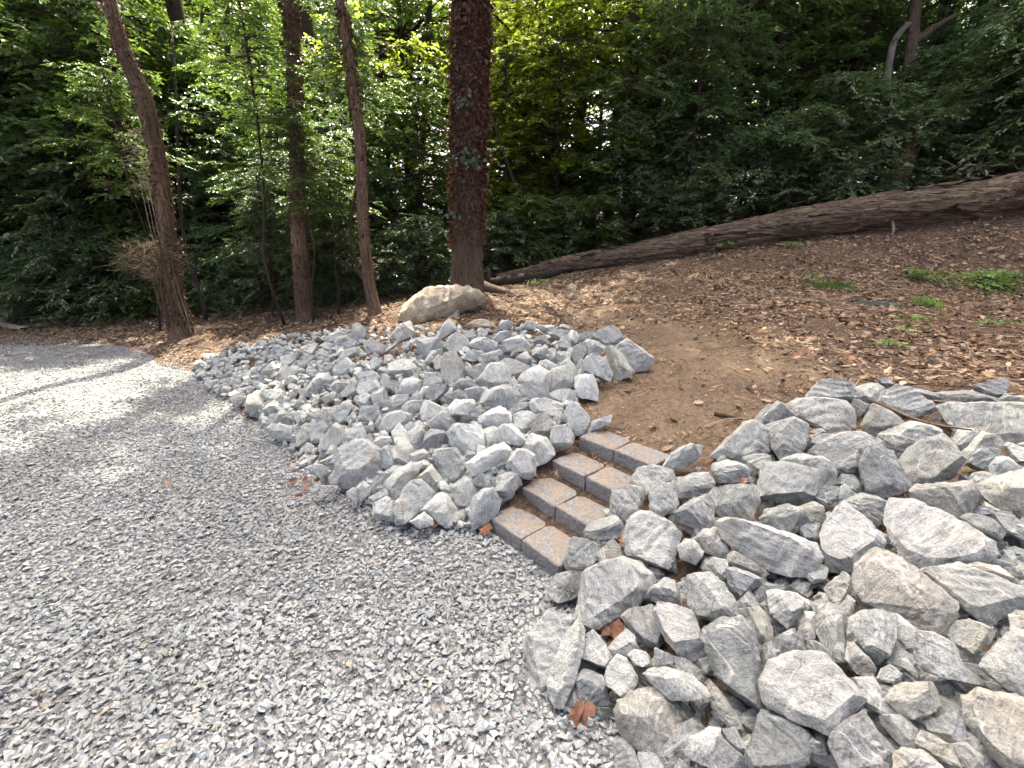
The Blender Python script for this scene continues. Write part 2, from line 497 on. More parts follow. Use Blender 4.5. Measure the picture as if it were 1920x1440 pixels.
rel = (V_[:, 0] - STEP_O.x) * SA.x + (V_[:, 1] - STEP_O.y) * SA.y
relb = (V_[:, 0] - STEP_O.x) * SB.x + (V_[:, 1] - STEP_O.y) * SB.y
stepmask[(rel > -.1) & (rel < .75) & (relb > -.05) & (relb < 1.15)] = 0.1
ii = np.nonzero(near)[0]
V_[ii, 2] += (0.045 * vnoise(V_[ii, 0], V_[ii, 1], 1.3, 3.1) + 0.02 * vnoise(V_[ii, 0], V_[ii, 1], 5.1, 9.7) + 0.008 * vnoise(V_[ii, 0], V_[ii, 1], 14, 1.7)) * stepmask[ii] * np.clip((V_[ii, 2] + .05) * 6, 0, 1)
hill = link('hillside_ground', mesh_np('hillside_ground', V_, T_, {'bare': bare_f(V_[:, 0], V_[:, 1]) * (0.75 + 0.25 * np.sin(V_[:, 0] * 3) * np.sin(V_[:, 1] * 4))}, smooth=True), M['dirt'])
tag(hill, kind='structure')
# ------------------------------------------------------------------ rocks: outlines measured per rock, each given its own place, size and thickness
CROPS = {'S': (880, 780, .20833), 'A': (940, 1020, .20833), 'B': (1260, 1020, .20833), 'C': (1520, 1020, .20833), 'D': (1120, 1140, .20833), 'E': (1520, 1140, .20833),
         'F': (1260, 800, .20833), 'G': (1520, 700, .20833), 'N': (1280, 700, .15625), 'P': (0, 0, 1.0),
         'H': (340, 580, .20833), 'I': (480, 600, .15625), 'J': (480, 760, .15625), 'K': (720, 590, .15625), 'L': (720, 780, .15625), 'M': (940, 590, .15625), 'O': (700, 500, .15625)}
# crop tone[flags] : outline     tones w pale, g grey, d dark, b blue grey, t tan, s streaked;   + sits on top, - lies underneath, f flat face, r ridge, p peak
NEAR = """
F w+ -75,330 -60,270 20,230 150,165 250,185 245,260 140,345 0,380 -70,370
S w 1455,590 1530,480 1650,460 1820,500 1840,620 1700,690 1600,745 1560,700
S g 1625,740 1650,650 1850,610 1865,780 1850,860 1670,910 1625,880
S w+ 1270,740 1290,680 1440,640 1550,660 1560,740 1500,930 1400,940 1280,850
S w 1020,1070 1060,980 1200,930 1320,900 1400,960 1390,1050 1330,1110 1180,1190 1050,1120
S w- 1190,860 1250,830 1330,900 1220,960
S s 850,1310 900,1230 930,1095 1050,1120 1190,1180 1180,1330 1080,1400 880,1390
S g 1130,1270 1290,1120 1400,1220 1410,1300 1300,1340 1180,1350
S w+f 1395,1050 1430,960 1560,880 1650,900 1850,970 1895,1040 1860,1180 1800,1330 1730,1400 1600,1370 1430,1270
F s 35,580 60,470 180,415 320,430 370,510 330,580 200,650 100,670 45,640
F g 0,840 60,760 200,660 330,620 370,720 350,880 240,980 150,1005 60,920
F w 365,250 500,110 640,-10 760,-60 850,30 880,200 830,260 640,320 500,290
N w+r 960,700 1010,620 1330,550 1490,620 1480,780 1420,960 1180,1025 1100,920
N w+p 965,530 1130,340 1230,390 1340,510 1080,590
N w 840,590 1000,400 1080,390 1060,590
N wf 1250,410 1390,300 1560,290 1800,320 1960,330 2040,440 2040,640 1930,720 1530,750 1490,620 1340,540
G w -90,280 60,90 150,70 380,100 360,240 100,260
G g 370,220 400,100 540,55 650,130 640,230 590,290 470,270
G d- 360,230 530,290 500,370 430,395 380,330
G tr 460,480 560,290 680,310 840,460 600,570 540,550
G w+f 605,270 640,180 760,130 900,160 1010,230 1150,320 900,395 820,380 700,320
G wr 610,550 870,450 1030,450 1150,500 1190,560 1050,620 940,660 870,740 780,790 760,650
G gf 930,390 1060,330 1200,280 1900,290 2050,300 2050,610 1750,640 1500,560 1280,570 1180,480
G g 650,100 900,130 1150,180 1230,270 1000,220 800,140
G g 1110,170 1400,160 1650,220 1690,280 1240,270
G b+ 1450,130 1740,50 1810,110 1790,180 1690,215 1600,200
G g 1690,250 1750,190 1900,220 1950,290 1700,300
G b 610,70 720,40 730,100 650,110
F wf 645,280 740,255 900,260 960,310 900,390 780,420 700,360
F g+f 775,570 850,470 830,340 1000,320 1290,390 1320,470 1250,660 1130,715 1000,690 800,640
F w 1000,300 1150,250 1340,270 1460,350 1470,500 1380,545 1290,540 1200,400
F w 360,480 380,340 500,305 650,340 700,400 690,470 560,490 400,500
F g+ 335,620 400,490 470,460 700,510 775,560 770,680 710,860 580,830 450,810 380,730
F gr 805,830 850,750 1050,700 1150,760 1240,850 1050,975 900,890
F t 1130,740 1270,680 1370,730 1430,800 1350,880 1220,880 1180,780
F b 1250,650 1370,545 1510,550 1500,630 1400,715
F w 1500,550 1550,520 1650,610 1520,690 1480,640
F b- 1140,930 1220,890 1340,890 1300,1010 1180,1000
F d 1220,200 1300,170 1500,190 1690,270 1710,400 1600,435 1480,430 1430,310 1250,250
F wf 1220,100 1400,80 1700,50 1900,140 1880,200 1620,210 1350,170 1230,180
F d- 1470,500 1540,440 1650,450 1700,560 1660,610 1540,540
G b+ 480,660 560,650 720,700 750,790 740,880 890,970 900,1020 800,1070 640,1105 460,1060 440,900 470,760
G w+f 770,870 880,700 960,630 1200,570 1250,640 1400,790 1410,880 1300,950 1100,985 890,995 790,920
G w 1265,640 1330,500 1480,510 1500,560 1480,620 1380,700 1310,700
G s+r 1370,720 1440,640 1540,540 1680,560 1730,630 1690,730 1620,830 1490,900 1420,860
G b 1600,840 1670,740 1800,760 1910,860 1800,960 1650,920
G g 1740,660 1800,615 1950,640 1990,860 1900,840 1800,750
G g 1380,990 1450,900 1600,890 1650,940 1520,1000 1480,1050
G t+r 800,1080 900,1020 1200,990 1450,970 1500,1080 1440,1230 1340,1310 1150,1240 950,1130
G t 1510,1010 1650,930 1830,960 1960,870 2050,1000 2050,1220 1800,1220 1580,1190
G b 1410,1240 1500,1205 1655,1225 1650,1280 1450,1280
G g 1360,1300 1430,1260 1620,1300 1750,1420 1700,1480 1480,1400
G g 1640,1290 1720,1255 1800,1270 1940,1400 1900,1480 1750,1430
G g 270,1180 460,1080 600,1110 715,1170 650,1250 600,1360 520,1340
F w+f 1280,1040 1320,940 1450,770 1560,700 1700,800 1850,950 1915,1040 1880,1130 1700,1250 1510,1300 1380,1250 1300,1150
C w+f 700,-300 740,-390 900,-380 1120,-290 1450,-150 1640,-20 1660,100 1560,180 1310,230 1050,220 830,120 690,-170
F w+r 420,880 510,840 700,860 850,900 1000,980 1270,1050 1310,1180 1240,1330 1050,1330 900,1290 760,1230 640,1130 480,1010
F w 205,1010 290,930 400,920 500,1030 540,1150 480,1190 320,1130
F t 320,880 430,810 500,850 420,920
F w 60,1090 120,1030 190,1020 290,1130 325,1230 240,1250 90,1180
B t 505,110 560,75 640,100 850,260 800,290 680,220 510,170
B g 320,190 370,120 490,150 510,220 480,310 400,310
B b 500,230 560,215 700,260 820,320 800,360 690,390 620,460 520,360
B g+ 80,310 110,200 200,180 270,220 400,310 550,480 600,640 560,690 340,705 220,650 180,530 90,390
B w+ 865,430 930,415 1040,450 1130,450 1195,530 1140,690 1120,735 1040,740 900,620
B w 1135,790 1180,600 1290,630 1280,830 1240,865 1140,830
B g 1300,590 1380,510 1480,550 1540,650 1550,950 1560,1080 1500,1170 1420,1120 1340,880 1300,760
B g 1185,890 1250,870 1440,910 1440,1050 1380,1100 1220,970
B d 780,960 850,900 1080,760 1160,840 1180,960 1050,1000 900,1100 790,1190
B t 590,580 680,550 790,570 880,680 900,840 850,900 750,890 700,740
B g- 590,540 680,430 760,500 790,560 680,560
B d- 800,560 850,530 960,680 1000,740 940,820 900,800
B d- 740,420 850,350 960,380 920,480 770,520
B t 1380,400 1540,260 1600,300 1610,390 1500,550 1420,500
B w 1500,580 1590,470 1650,520 1600,690 1550,680
B g- 1210,290 1330,180 1400,220 1400,320 1270,350
D d+f 950,230 970,180 1100,140 1300,120 1370,160 1440,390 1450,560 1490,800 1490,950 1420,1080 1270,1040 1150,850 1050,600 1000,400
D t 960,700 1020,660 1100,740 1250,960 1300,1070 1200,1080 1060,940 1010,800
P w+f 1430,1282 1447,1240 1490,1225 1520,1222 1545,1232 1600,1290 1622,1312 1580,1345 1552,1372 1535,1365 1480,1345 1440,1315
D b 220,80 280,30 500,-10 540,60 590,270 560,370 430,310 320,210
D w+ 525,60 560,-30 700,0 860,40 920,200 980,420 920,510 840,535 760,450 590,220
D g 90,370 270,180 340,270 370,370 300,430 180,450
D w+ 75,620 100,530 180,435 300,490 370,590 310,750 180,855 90,800
D w 280,430 330,375 460,390 485,520 420,560 350,530
D b 480,420 530,370 660,430 680,530 560,560 490,540
D w+ 430,600 560,540 700,560 850,620 950,710 1015,800 1010,930 870,890 730,860 560,730
D g- 660,440 780,450 830,530 960,580 950,680 840,640 700,560
D t+ 170,940 200,850 330,760 520,720 640,790 760,890 765,1010 730,1180 550,1290 400,1300 330,1220 200,1050
D d- 520,1300 700,1220 780,1040 870,990 940,1080 830,1180 800,1300 900,1440 620,1460
D w+p 800,1290 840,1170 1000,1090 1090,1090 1090,1210 1040,1460 930,1460 830,1350
D d 1060,1460 1090,1160 1200,1250 1330,1350 1340,1460
D g 1100,1050 1240,1080 1350,1290 1310,1310 1190,1220 1120,1130
D g 140,1220 240,1180 310,1240 390,1470 170,1470
D w 370,1310 510,1310 610,1460 400,1470
D df 1420,1130 1500,900 1590,940 1900,1120 1900,1300 1880,1390 1750,1460 1400,1480 1330,1350 1450,1190
D g 690,1470 740,1360 890,1470
A gf 90,1080 200,900 480,520 650,465 710,500 680,650 540,820 470,1000 420,1180 420,1340 330,1390 260,1340 210,1220 100,1150
A w+ 420,1200 470,1040 560,830 690,690 735,790 730,950 690,1120 640,1290 560,1450 480,1450 430,1300
A g 700,1050 740,860 830,790 940,920 1000,1050 930,1190 800,1110
A b 665,1220 750,1120 900,1180 940,1280 960,1440 720,1450 680,1340
A w+ 690,650 720,470 740,280 830,220 1080,150 1260,200 1360,300 1330,420 1230,530 1000,670 780,810 720,740
A g 440,390 490,290 620,265 800,255 740,300 710,420 640,480 520,520 460,480
A s 1310,480 1350,390 1470,310 1570,340 1700,500 1650,555 1500,550
A g- 590,1460 660,1260 710,1450
C t+ 400,350 430,210 600,60 660,90 790,140 920,220 960,330 1290,500 1300,620 1240,760 1120,800 950,750 780,620 500,520 430,430
C t- 360,420 380,340 430,430 560,550 700,580 600,600 450,540
C g+f 970,290 1010,250 1200,240 1350,200 1600,280 1920,410 1980,520 1800,600 1620,730 1480,660 1290,500 1100,380
C t 1330,210 1500,170 1700,200 1890,320 1880,370 1600,290
C gf 1210,790 1280,710 1430,680 1650,770 1600,880 1430,990 1330,950
C g+r 345,680 450,620 640,600 750,640 750,840 720,970 600,1095 490,930 380,790
C w 755,830 780,640 960,770 900,950 820,900
C w+f 945,880 970,790 1100,810 1290,900 1330,1010 1395,1150 1380,1225 1160,1180 990,1110 940,1000
C t 310,1120 340,900 400,900 590,1110 600,1160 570,1200 400,1160
C w 590,1240 640,1130 720,1090 810,1170 800,1230 640,1300
C g 790,1040 860,1030 980,1160 960,1200 840,1110
E t+ 690,810 740,720 900,650 1060,615 1160,680 1205,760 1180,850 1080,930 930,985 840,950 720,850
E w+ 1520,520 1560,470 1720,340 1780,230 1850,215 2000,240 2100,500 2050,800 1920,790 1700,670
E s 1050,1010 1230,790 1360,840 1330,940 1360,1090 1390,1180 1340,1220 1260,1215 1070,1090
E tf 1370,830 1500,740 1800,790 2050,850 2050,1460 1800,1460 1560,1290 1450,1100
E w 380,640 570,630 650,760 740,950 780,1000 640,960 480,880 420,740
E s 590,990 720,970 840,980 950,1090 930,1270 820,1240
E t 950,1160 990,1110 1080,1140 1260,1250 1350,1450 1280,1450 1130,1330 960,1230
E w 1255,1240 1400,1215 1540,1330 1550,1430 1430,1460
E w+ 760,1300 850,1265 1010,1290 1200,1440 1180,1520 760,1520
E df 45,1180 150,1130 480,930 600,1130 740,1300 740,1400 700,1470 120,1470
C t 1790,640 1850,600 1980,620 1980,790 1800,800
E d- 1100,680 1200,660 1280,720 1200,790
C d- 1230,560 1300,540 1420,640 1350,700 1260,680
"""
FAR = """
L w+ 150,1130 250,870 340,800 440,800 570,930 560,1030 400,1190 270,1310 160,1270
L gr 440,1150 560,1010 700,930 830,990 880,1080 940,1120 860,1250 700,1290 600,1230 540,1160
L g 815,870 970,750 1060,790 1110,900 1060,990 1060,1140 940,1130 880,1060
L b+ 1035,1180 1070,1000 1190,880 1350,880 1390,1000 1350,1150 1240,1250 1080,1350
L g 1350,890 1400,740 1500,650 1600,730 1590,850 1500,950 1390,930
L d 1060,790 1170,680 1330,870 1100,860
L w+ 1000,560 1100,480 1300,370 1430,340 1500,440 1440,560 1230,620 1100,700 1030,640
L g- 1170,650 1400,560 1330,680 1260,770
L w+ 1490,560 1600,410 1720,420 1810,490 1800,700 1760,760 1600,700
S w 515,260 560,170 690,210 750,300 760,380 630,430 560,330
S g+ 735,190 770,80 880,75 940,190 900,280 780,345
S t+ 555,80 580,20 680,-20 750,80 740,150 650,205 590,170
M g+ 770,1250 790,1130 850,1065 960,1140 1095,1270 1050,1400 900,1430 820,1370
M w 1045,1360 1080,1290 1300,1220 1290,1300 1060,1400
L w+ 1360,200 1430,110 1530,110 1620,180 1690,300 1570,370 1430,340
L w+ 780,220 860,130 1020,50 1130,110 1190,300 1170,420 1080,490 940,500 870,420 850,290
L g 600,480 640,420 860,390 900,510 1000,600 1060,660 1030,720 850,830 720,760 710,690 630,560
L w 1170,150 1250,110 1370,170 1380,320 1240,390 1200,280
L dr 470,360 500,240 570,165 740,190 790,300 660,410 540,430
L w 280,300 300,190 470,160 500,240 460,370 350,380
L t 115,470 170,290 250,280 345,400 270,570 170,600 130,560
L w 80,230 180,95 270,210 260,300 150,380 90,300
L t 420,740 590,590 700,700 720,770 640,870 560,880
L w 650,790 770,790 790,900 740,930 660,880
L g 10,820 130,660 330,590 400,680 330,780 200,960 150,1000 20,900
L w 280,480 460,410 540,450 520,540 340,580
L w 340,590 520,520 570,570 440,640 370,680
L g 270,1310 480,1165 600,1260 580,1300 420,1350
K g 1530,1240 1570,1200 1690,1140 1790,1200 1760,1340 1650,1440 1560,1420
J g+ 980,780 990,560 1180,450 1330,460 1480,560 1510,700 1470,820 1340,950 1120,1000 990,960
J w+f 1060,260 1280,230 1310,300 1310,440 1180,450 1080,480
J g 820,380 930,240 1040,280 1080,420 1060,500 900,530 780,530
J g 640,330 690,200 870,200 870,280 800,420 680,440
J t 380,440 480,320 600,300 650,380 640,430 500,510
J w 580,510 640,420 690,480 680,550 600,560
J g 135,290 200,230 480,260 460,350 350,430 260,400
J b 290,200 380,110 480,190 420,240
J w 125,180 330,80 370,100 200,250
I g 910,1150 1100,980 1190,1090 1120,1180 1010,1260
J d+f 1240,180 1280,50 1420,40 1480,110 1400,190
J w 575,200 620,60 750,50 760,150 690,220
J g 755,130 800,30 880,60 900,180 830,205
J b 420,100 540,80 590,180 500,220
J w 1500,260 1580,100 1700,80 1860,120 1820,200 1560,340
J t 770,680 990,570 990,700 930,760
J g 610,760 680,720 860,720 940,780 880,850 760,860
J g 1390,1050 1420,880 1590,780 1700,720 1700,760 1560,900 1500,1020
J g 1410,1180 1570,1110 1690,1200 1650,1380 1420,1330
J g 1340,1130 1540,1010 1570,1080 1480,1130 1370,1160
J g 1190,1000 1290,930 1370,980 1370,1090 1280,1180 1210,1090
J g 1070,1060 1180,1000 1220,1120 1190,1180
J b 870,870 960,800 1000,940 900,970
J t 770,960 970,970 940,1040 790,1050
J g 640,1020 760,920 770,1010 690,1060
J b 1500,530 1550,520 1650,640 1650,750 1520,740
J g 1370,480 1480,380 1600,390 1620,450 1520,540 1390,530
J w 1320,290 1370,200 1410,230 1400,300 1330,320
J g 1420,230 1490,120 1530,180 1500,290
J b 760,640 900,530 920,590 830,660
K t+ 700,560 720,500 840,470 930,560 970,690 940,760 790,880 690,800
K t 980,670 1000,640 1220,600 1200,700 1110,800 970,730
K g+ 1110,820 1200,700 1280,600 1420,590 1500,700 1530,840 1420,850 1250,880
K w+ 1380,380 1500,290 1640,250 1740,380 1660,460 1550,510 1440,420
K w 40,690 70,600 200,520 310,560 380,640 370,750 200,760 60,730
K g+r 290,400 390,300 560,290 690,330 690,380 500,440 470,540 330,470
K t 100,230 150,140 300,95 360,220 270,280 190,320
K w+p 640,230 780,50 840,140 850,180 740,240 660,300
K g 770,310 880,230 1000,310 1020,400 910,490 830,440 720,470
K w 1025,360 1100,300 1200,285 1350,350 1370,420 1280,440 1100,390
K b 840,860 920,770 1080,790 1100,850 960,900 850,910
K g 955,920 1070,880 1220,870 1240,920 1190,1010 1060,1010
K s+ 1140,1100 1220,920 1420,860 1560,880 1620,980 1540,1110 1440,1130 1290,1110
K w+r 1140,1260 1230,1190 1380,1120 1510,1190 1530,1300 1430,1320 1300,1350 1150,1340
K w+ 770,1120 860,1040 1040,1030 1090,1090 1000,1240 860,1310 810,1230
K g 550,1300 640,1200 780,1110 830,1280 790,1410 580,1350
K w 440,1180 490,1030 590,1070 720,1140 550,1310 470,1300
K d 1020,1180 1120,1130 1280,1120 1100,1270 1040,1240
K w 190,850 230,770 400,760 470,820 400,920 210,950
K d 510,900 600,850 770,870 720,960 600,1060 520,1010
K g 470,860 530,710 680,740 690,830 560,860
K d 690,1040 760,950 900,910 970,960 990,1020 820,1040 760,1080
K g 60,1100 180,980 350,960 240,1090 120,1160
K g 225,1120 280,1050 480,1030 440,1110 330,1190 250,1180
K w 400,980 470,870 550,870 540,930 450,1000
K t 590,560 650,500 720,530 710,650 640,680
K w 480,590 560,450 680,430 690,490 600,560 520,610
K w 960,490 1150,400 1180,460 1050,560 960,540
K g 1170,490 1400,430 1350,560 1240,590
K w 1290,300 1360,220 1530,210 1500,270 1380,330
K w+ 1370,170 1420,70 1530,90 1540,130 1440,190
K g 940,240 1060,180 1110,280 1000,290
K w 1120,260 1170,170 1240,210 1220,280
K g 1590,850 1700,830 1760,1000 1700,1020 1600,950
M w+p 220,800 280,720 450,620 560,720 570,870 520,1030 430,1040 330,980
M w+ 550,730 640,650 770,640 830,700 840,860 700,910 590,920
M g 700,630 800,540 870,620 910,700 870,850 840,700
M g+f 950,650 1010,560 1120,480 1240,520 1320,720 1290,790 1190,890 1150,870 1060,730
M w 890,780 940,730 1100,740 1150,900 1140,1020 920,980
M t+r 1260,450 1270,380 1340,380 1450,490 1570,680 1400,770 1360,750 1310,580
M w+r 1360,370 1500,290 1640,380 1770,470 1815,530 1740,630 1580,660 1510,510
M w+ 1085,300 1180,210 1340,150 1420,220 1440,290 1350,360 1230,370
M w 990,340 1050,310 1250,390 1260,450 1080,490 1030,440
M d 830,520 880,400 990,350 1030,440 1000,520 900,600
M w 560,970 700,920 880,910 880,980 800,1090 580,1010
M gf 350,1080 400,1030 560,1020 720,1080 800,1120 720,1230 580,1260 400,1190
M g 150,1140 190,1070 340,1060 330,1120 190,1170
M w 680,1240 710,1180 770,1270 690,1310
M w 430,640 480,560 560,550 660,620 530,720
M wf 0,570 100,540 350,640 250,720 100,760
M d 590,480 640,430 700,560 680,600 600,570
M w 660,460 800,450 820,560 700,580
M g 690,390 720,290 800,280 840,420 760,400
M d 380,340 430,270 520,250 530,330 420,370
M g 380,490 410,400 550,390 540,500 470,530
M g 190,510 300,440 360,530 300,590
M d 680,160 740,120 870,150 780,190
M w 780,300 840,200 930,240 900,330 830,330
M w 930,240 1100,210 1100,280 940,310
M w 600,250 640,180 800,200 720,280
M g 250,180 310,80 390,110 400,170
M w 420,130 640,130 600,240 480,180
I g+p 1140,200 1170,60 1200,20 1310,130 1280,220 1200,260
I t 930,310 960,220 1070,190 1090,250 970,340
I g 590,890 640,760 750,660 860,650 890,730 820,830 640,910
I w 920,650 950,560 1090,470 1170,530 1150,590 1010,680
I w 1220,850 1250,760 1440,740 1480,820 1260,920
I w 1225,680 1250,640 1400,620 1480,690 1440,740 1260,750
I g 1390,890 1530,830 1610,900 1560,1030 1440,1060 1400,960
I w 1220,980 1370,910 1410,990 1350,1050 1260,1040
I w 1490,740 1510,650 1600,690 1590,800 1500,810
I d 1550,810 1640,730 1730,770 1720,830 1640,870
I g 1020,890 1150,750 1240,740 1200,880 1100,910
I t 790,940 930,860 980,900 960,980 870,1010
I g 910,810 960,760 1110,770 1100,830 980,870
I w 300,620 490,550 490,620 360,740
I g 360,700 450,650 500,720 400,750
I g 60,670 100,590 190,510 250,590 160,670
I g 70,900 80,850 250,850 340,900 250,980 120,960
I w 100,1070 150,1000 260,1010 260,1070 170,1120
H t+ 580,860 600,780 680,760 750,860 650,940 590,900
H t 440,800 540,740 580,800 500,870
I w 260,380 380,310 430,370 300,450
I w 310,510 360,440 520,420 480,500 340,560
I t 450,390 530,350 560,400 500,420
I w 600,400 700,290 740,300 680,420
I w 510,540 620,430 660,480 580,560
I g 720,380 840,380 860,440 740,460
I t 950,440 1000,350 1090,380 1010,440
I g 1040,310 1120,260 1180,310 1100,340
I w 840,260 900,200 1040,160 1060,190 960,230 880,290
I w 1310,270 1400,270 1540,310 1500,390 1330,390
I w 1540,350 1720,260 1680,310 1560,380
I w 1370,500 1430,460 1520,500 1480,560 1390,590
I t 800,580 960,530 960,570 850,620
I g 610,640 760,610 800,650 690,690
I w 980,490 1060,370 1220,360 1200,410 1010,500
"""
TONES = {'w': (0.475, 0.475, 0.445), 'g': (0.40, 0.405, 0.38), 'd': (0.255, 0.262, 0.253), 'b': (0.31, 0.325, 0.325), 't': (0.43, 0.415, 0.365), 's': (0.335, 0.342, 0.325)}
TWORD = {'w': 'pale', 'g': 'grey', 'd': 'dark grey', 'b': 'bluish grey', 't': 'tan-tinged', 's': 'streaky'}

def parse(txt):
    out = []
    for ln in txt.strip().split('\n'):
        a = ln.split()
        ox, oy, sc = CROPS[a[0]]
        pts = [(ox + sc * float(q.split(',')[0]), oy + sc * float(q.split(',')[1])) for q in a[2:]]
        out.append((a[1][0], a[1][1:], pts))
    return out

def refine(bm, L, loops=5):
    for _ in range(loops):
        bmesh.ops.triangulate(bm, faces=bm.faces[:])
        lg = [e for e in bm.edges if e.calc_length() > L]
        if not lg: break
        bmesh.ops.subdivide_edges(bm, edges=lg, cuts=1)
    bmesh.ops.triangulate(bm, faces=bm.faces[:])

def hull_bm(points):
    bm = bmesh.new()
    for q in points: bm.verts.new(q)
    r = bmesh.ops.convex_hull(bm, input=bm.verts[:], use_existing_faces=False)
    junk = list({g for g in r['geom_interior'] + r['geom_unused'] if isinstance(g, bmesh.types.BMVert)})
    if junk: bmesh.ops.delete(bm, geom=junk, context='VERTS')
    loose = [q for q in bm.verts if not q.link_faces]
    if loose: bmesh.ops.delete(bm, geom=loose, context='VERTS')
    return bm

def chip(bm, size, n, rnd):
    """break off a few corners along random planes"""
    for _ in range(n):
        vs = bm.verts[:]
        if len(vs) < 6: return
        q = rnd.choice(vs)
        c = Vector((0, 0, 0))
        for x in vs: c += x.co
        c /= len(vs)
        d = (q.co - c)
        if d.length < 1e-5: continue
        nrm = (d.normalized() + Vector((rnd.uniform(-.6, .6), rnd.uniform(-.6, .6), rnd.uniform(-.6, .6)))).normalized()
        pl = q.co - nrm * size * rnd.uniform(0.025, 0.08)
        r = bmesh.ops.bisect_plane(bm, geom=bm.verts[:] + bm.edges[:] + bm.faces[:], plane_co=pl, plane_no=nrm, clear_outer=True)
        ed = [g for g in r['geom_cut'] if isinstance(g, bmesh.types.BMEdge)]
        if ed:
            try: bmesh.ops.contextual_create(bm, geom=ed)
            except Exception: pass

def roughen(bm, size, rnd, amp=1.0, rounds=1, L=None):
    L = L or size / 11.0
    refine(bm, L)
    for _ in range(rounds):
        bmesh.ops.smooth_vert(bm, verts=bm.verts[:], factor=0.16, use_axis_x=True, use_axis_y=True, use_axis_z=True)
    bm.normal_update()
    so = Vector((rnd.uniform(-90, 90), rnd.uniform(-90, 90), rnd.uniform(-90, 90)))
    ax = Vector((rnd.gauss(0, 1), rnd.gauss(0, 1), rnd.gauss(0, 1))).normalized()
    f1 = 2.6 / size
    st = rnd.uniform(4.0, 7.0) / size
    mv = []
    for q in bm.verts:
        c = q.co
        a = noise.noise(c * f1 + so)
        # foliation: long broken ledges along one axis
        wv = c + Vector((a, a, a)) * size * 0.05
        led = noise.noise(Vector((wv.dot(ax) * st * 2.2, a * 1.5, so.x)))
        led = max(-0.35, min(0.35, led)) / 0.35
        b = noise.noise(c * f1 * 3.1 + so)
        e = noise.noise(c * f1 * 8.0 - so)
        mv.append(q.normal * size * amp * (0.030 * a + 0.014 * led + 0.017 * b + 0.009 * e))
    for q, m_ in zip(bm.verts, mv): q.co += m_

def rock_mesh(world_pts, center, size, rnd, chips=2, amp=1.0, rounds=1, L=None, sharp=24):
    """convex rock through world points -> mesh in a randomly turned local frame"""
    bm = hull_bm([q - center for q in world_pts])
    chip(bm, size, chips, rnd)
    roughen(bm, size, rnd, amp, rounds, L)
    rot = Euler((rnd.uniform(0, 6.28), rnd.uniform(0, 6.28), rnd.uniform(0, 6.28))).to_matrix()
    bm.transform(rot.inverted().to_4x4())
    me = bpy.data.meshes.new('rock')
    bm.to_mesh(me); bm.free()
    me.polygons.foreach_set('use_smooth', [True] * len(me.polygons))
    me.set_sharp_from_angle(angle=math.radians(sharp))
    return me, rot

def outline_rock(pts, flags, rnd, lift, thick=None):
    cx = sum(q[0] for q in pts) / len(pts); cy_ = sum(q[1] for q in pts) / len(pts)
    up = lift + (0.035 if '+' in flags else 0.0) - (0.03 if '-' in flags else 0.0)
    P0 = hit(cx, cy_, up)
    ns = normal_at(P0.x, P0.y)
    vw = (CAM - P0).normalized()
    n = (vw * 0.75 + ns * 0.55 + Vector((rnd.uniform(-.12, .12), rnd.uniform(-.12, .12), 0))).normalized()
    Q = []
    for px, py in pts:
        d = pix_dir(px, py)
        Q.append(CAM + d * ((P0 - CAM).dot(n) / d.dot(n)))
    C = sum(Q, Vector()) / len(Q)
    # size and principal axes in the plane
    ex = n.cross(Vector((0, 0, 1)))
    if ex.length < 1e-3: ex = Vector((1, 0, 0))
    ex.normalize(); ey = n.cross(ex)
    uv = np.array([((q - C).dot(ex), (q - C).dot(ey)) for q in Q])
    ev, evec = np.linalg.eigh(np.cov(uv.T))
    area = 0.5 * abs(sum(uv[i][0] * uv[(i + 1) % len(uv)][1] - uv[(i + 1) % len(uv)][0] * uv[i][1] for i in range(len(uv))))
    size = math.sqrt(area)
    minor = 2.6 * math.sqrt(max(ev[0], 1e-6))
    th = thick or min(size * rnd.uniform(0.6, 0.85), minor * 1.15)
    if 'f' in flags: th *= 0.72
    major = Vector(ex * evec[0, 1] + ey * evec[1, 1]).normalized()
    style = 'f' if 'f' in flags else 'r' if 'r' in flags else 'p' if 'p' in flags else rnd.choice('fffrrpp')
    P = [q + n * rnd.uniform(-.07, .07) * size for q in Q]
    tilt = Vector((rnd.gauss(0, 1), rnd.gauss(0, 1), rnd.gauss(0, 1)))
    upd = (Vector((0, 0, 1)) - n * n.z).normalized()
    tilt = (tilt - n * tilt.dot(n) - upd * 0.9)
    tilt = tilt.normalized() if tilt.length > 1e-3 else -upd
    if style == 'f':
        k = rnd.uniform(0.66, 0.84)
        for q in Q:
            r = (q - C)
            P.append(C + r * k + upd * size * 0.02 + n * (th * (0.30 - 0.20 * r.dot(tilt) / size)))
    elif style == 'r':
        side = major.cross(n).normalized()
        o = rnd.uniform(-.12, .12) * size
        for q in Q:
            r = (q - C)
            P.append(C + major * r.dot(major) * 0.66 + side * (r.dot(side) * 0.22 + o) + n * (th * (0.40 - 0.16 * r.dot(tilt) / size)))
    else:
        o = ex * rnd.uniform(-.22, .22) * size + upd * rnd.uniform(-.05, .25) * size
        for q in Q:
            r = (q - C)
            P.append(C + o * 0.7 + r * 0.30 + n * (th * (0.44 - 0.15 * r.dot(tilt) / size)))
    for q in Q:
        P.append(C + (q - C) * rnd.uniform(0.5, 0.8) - n * th * rnd.uniform(0.45, 0.65))
    return P, C, size, area

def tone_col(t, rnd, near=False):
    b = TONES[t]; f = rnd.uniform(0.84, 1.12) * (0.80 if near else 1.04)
    return (b[0] * f * rnd.uniform(.945, .98), b[1] * f, b[2] * f * rnd.uniform(.98, 1.015), 1.0)

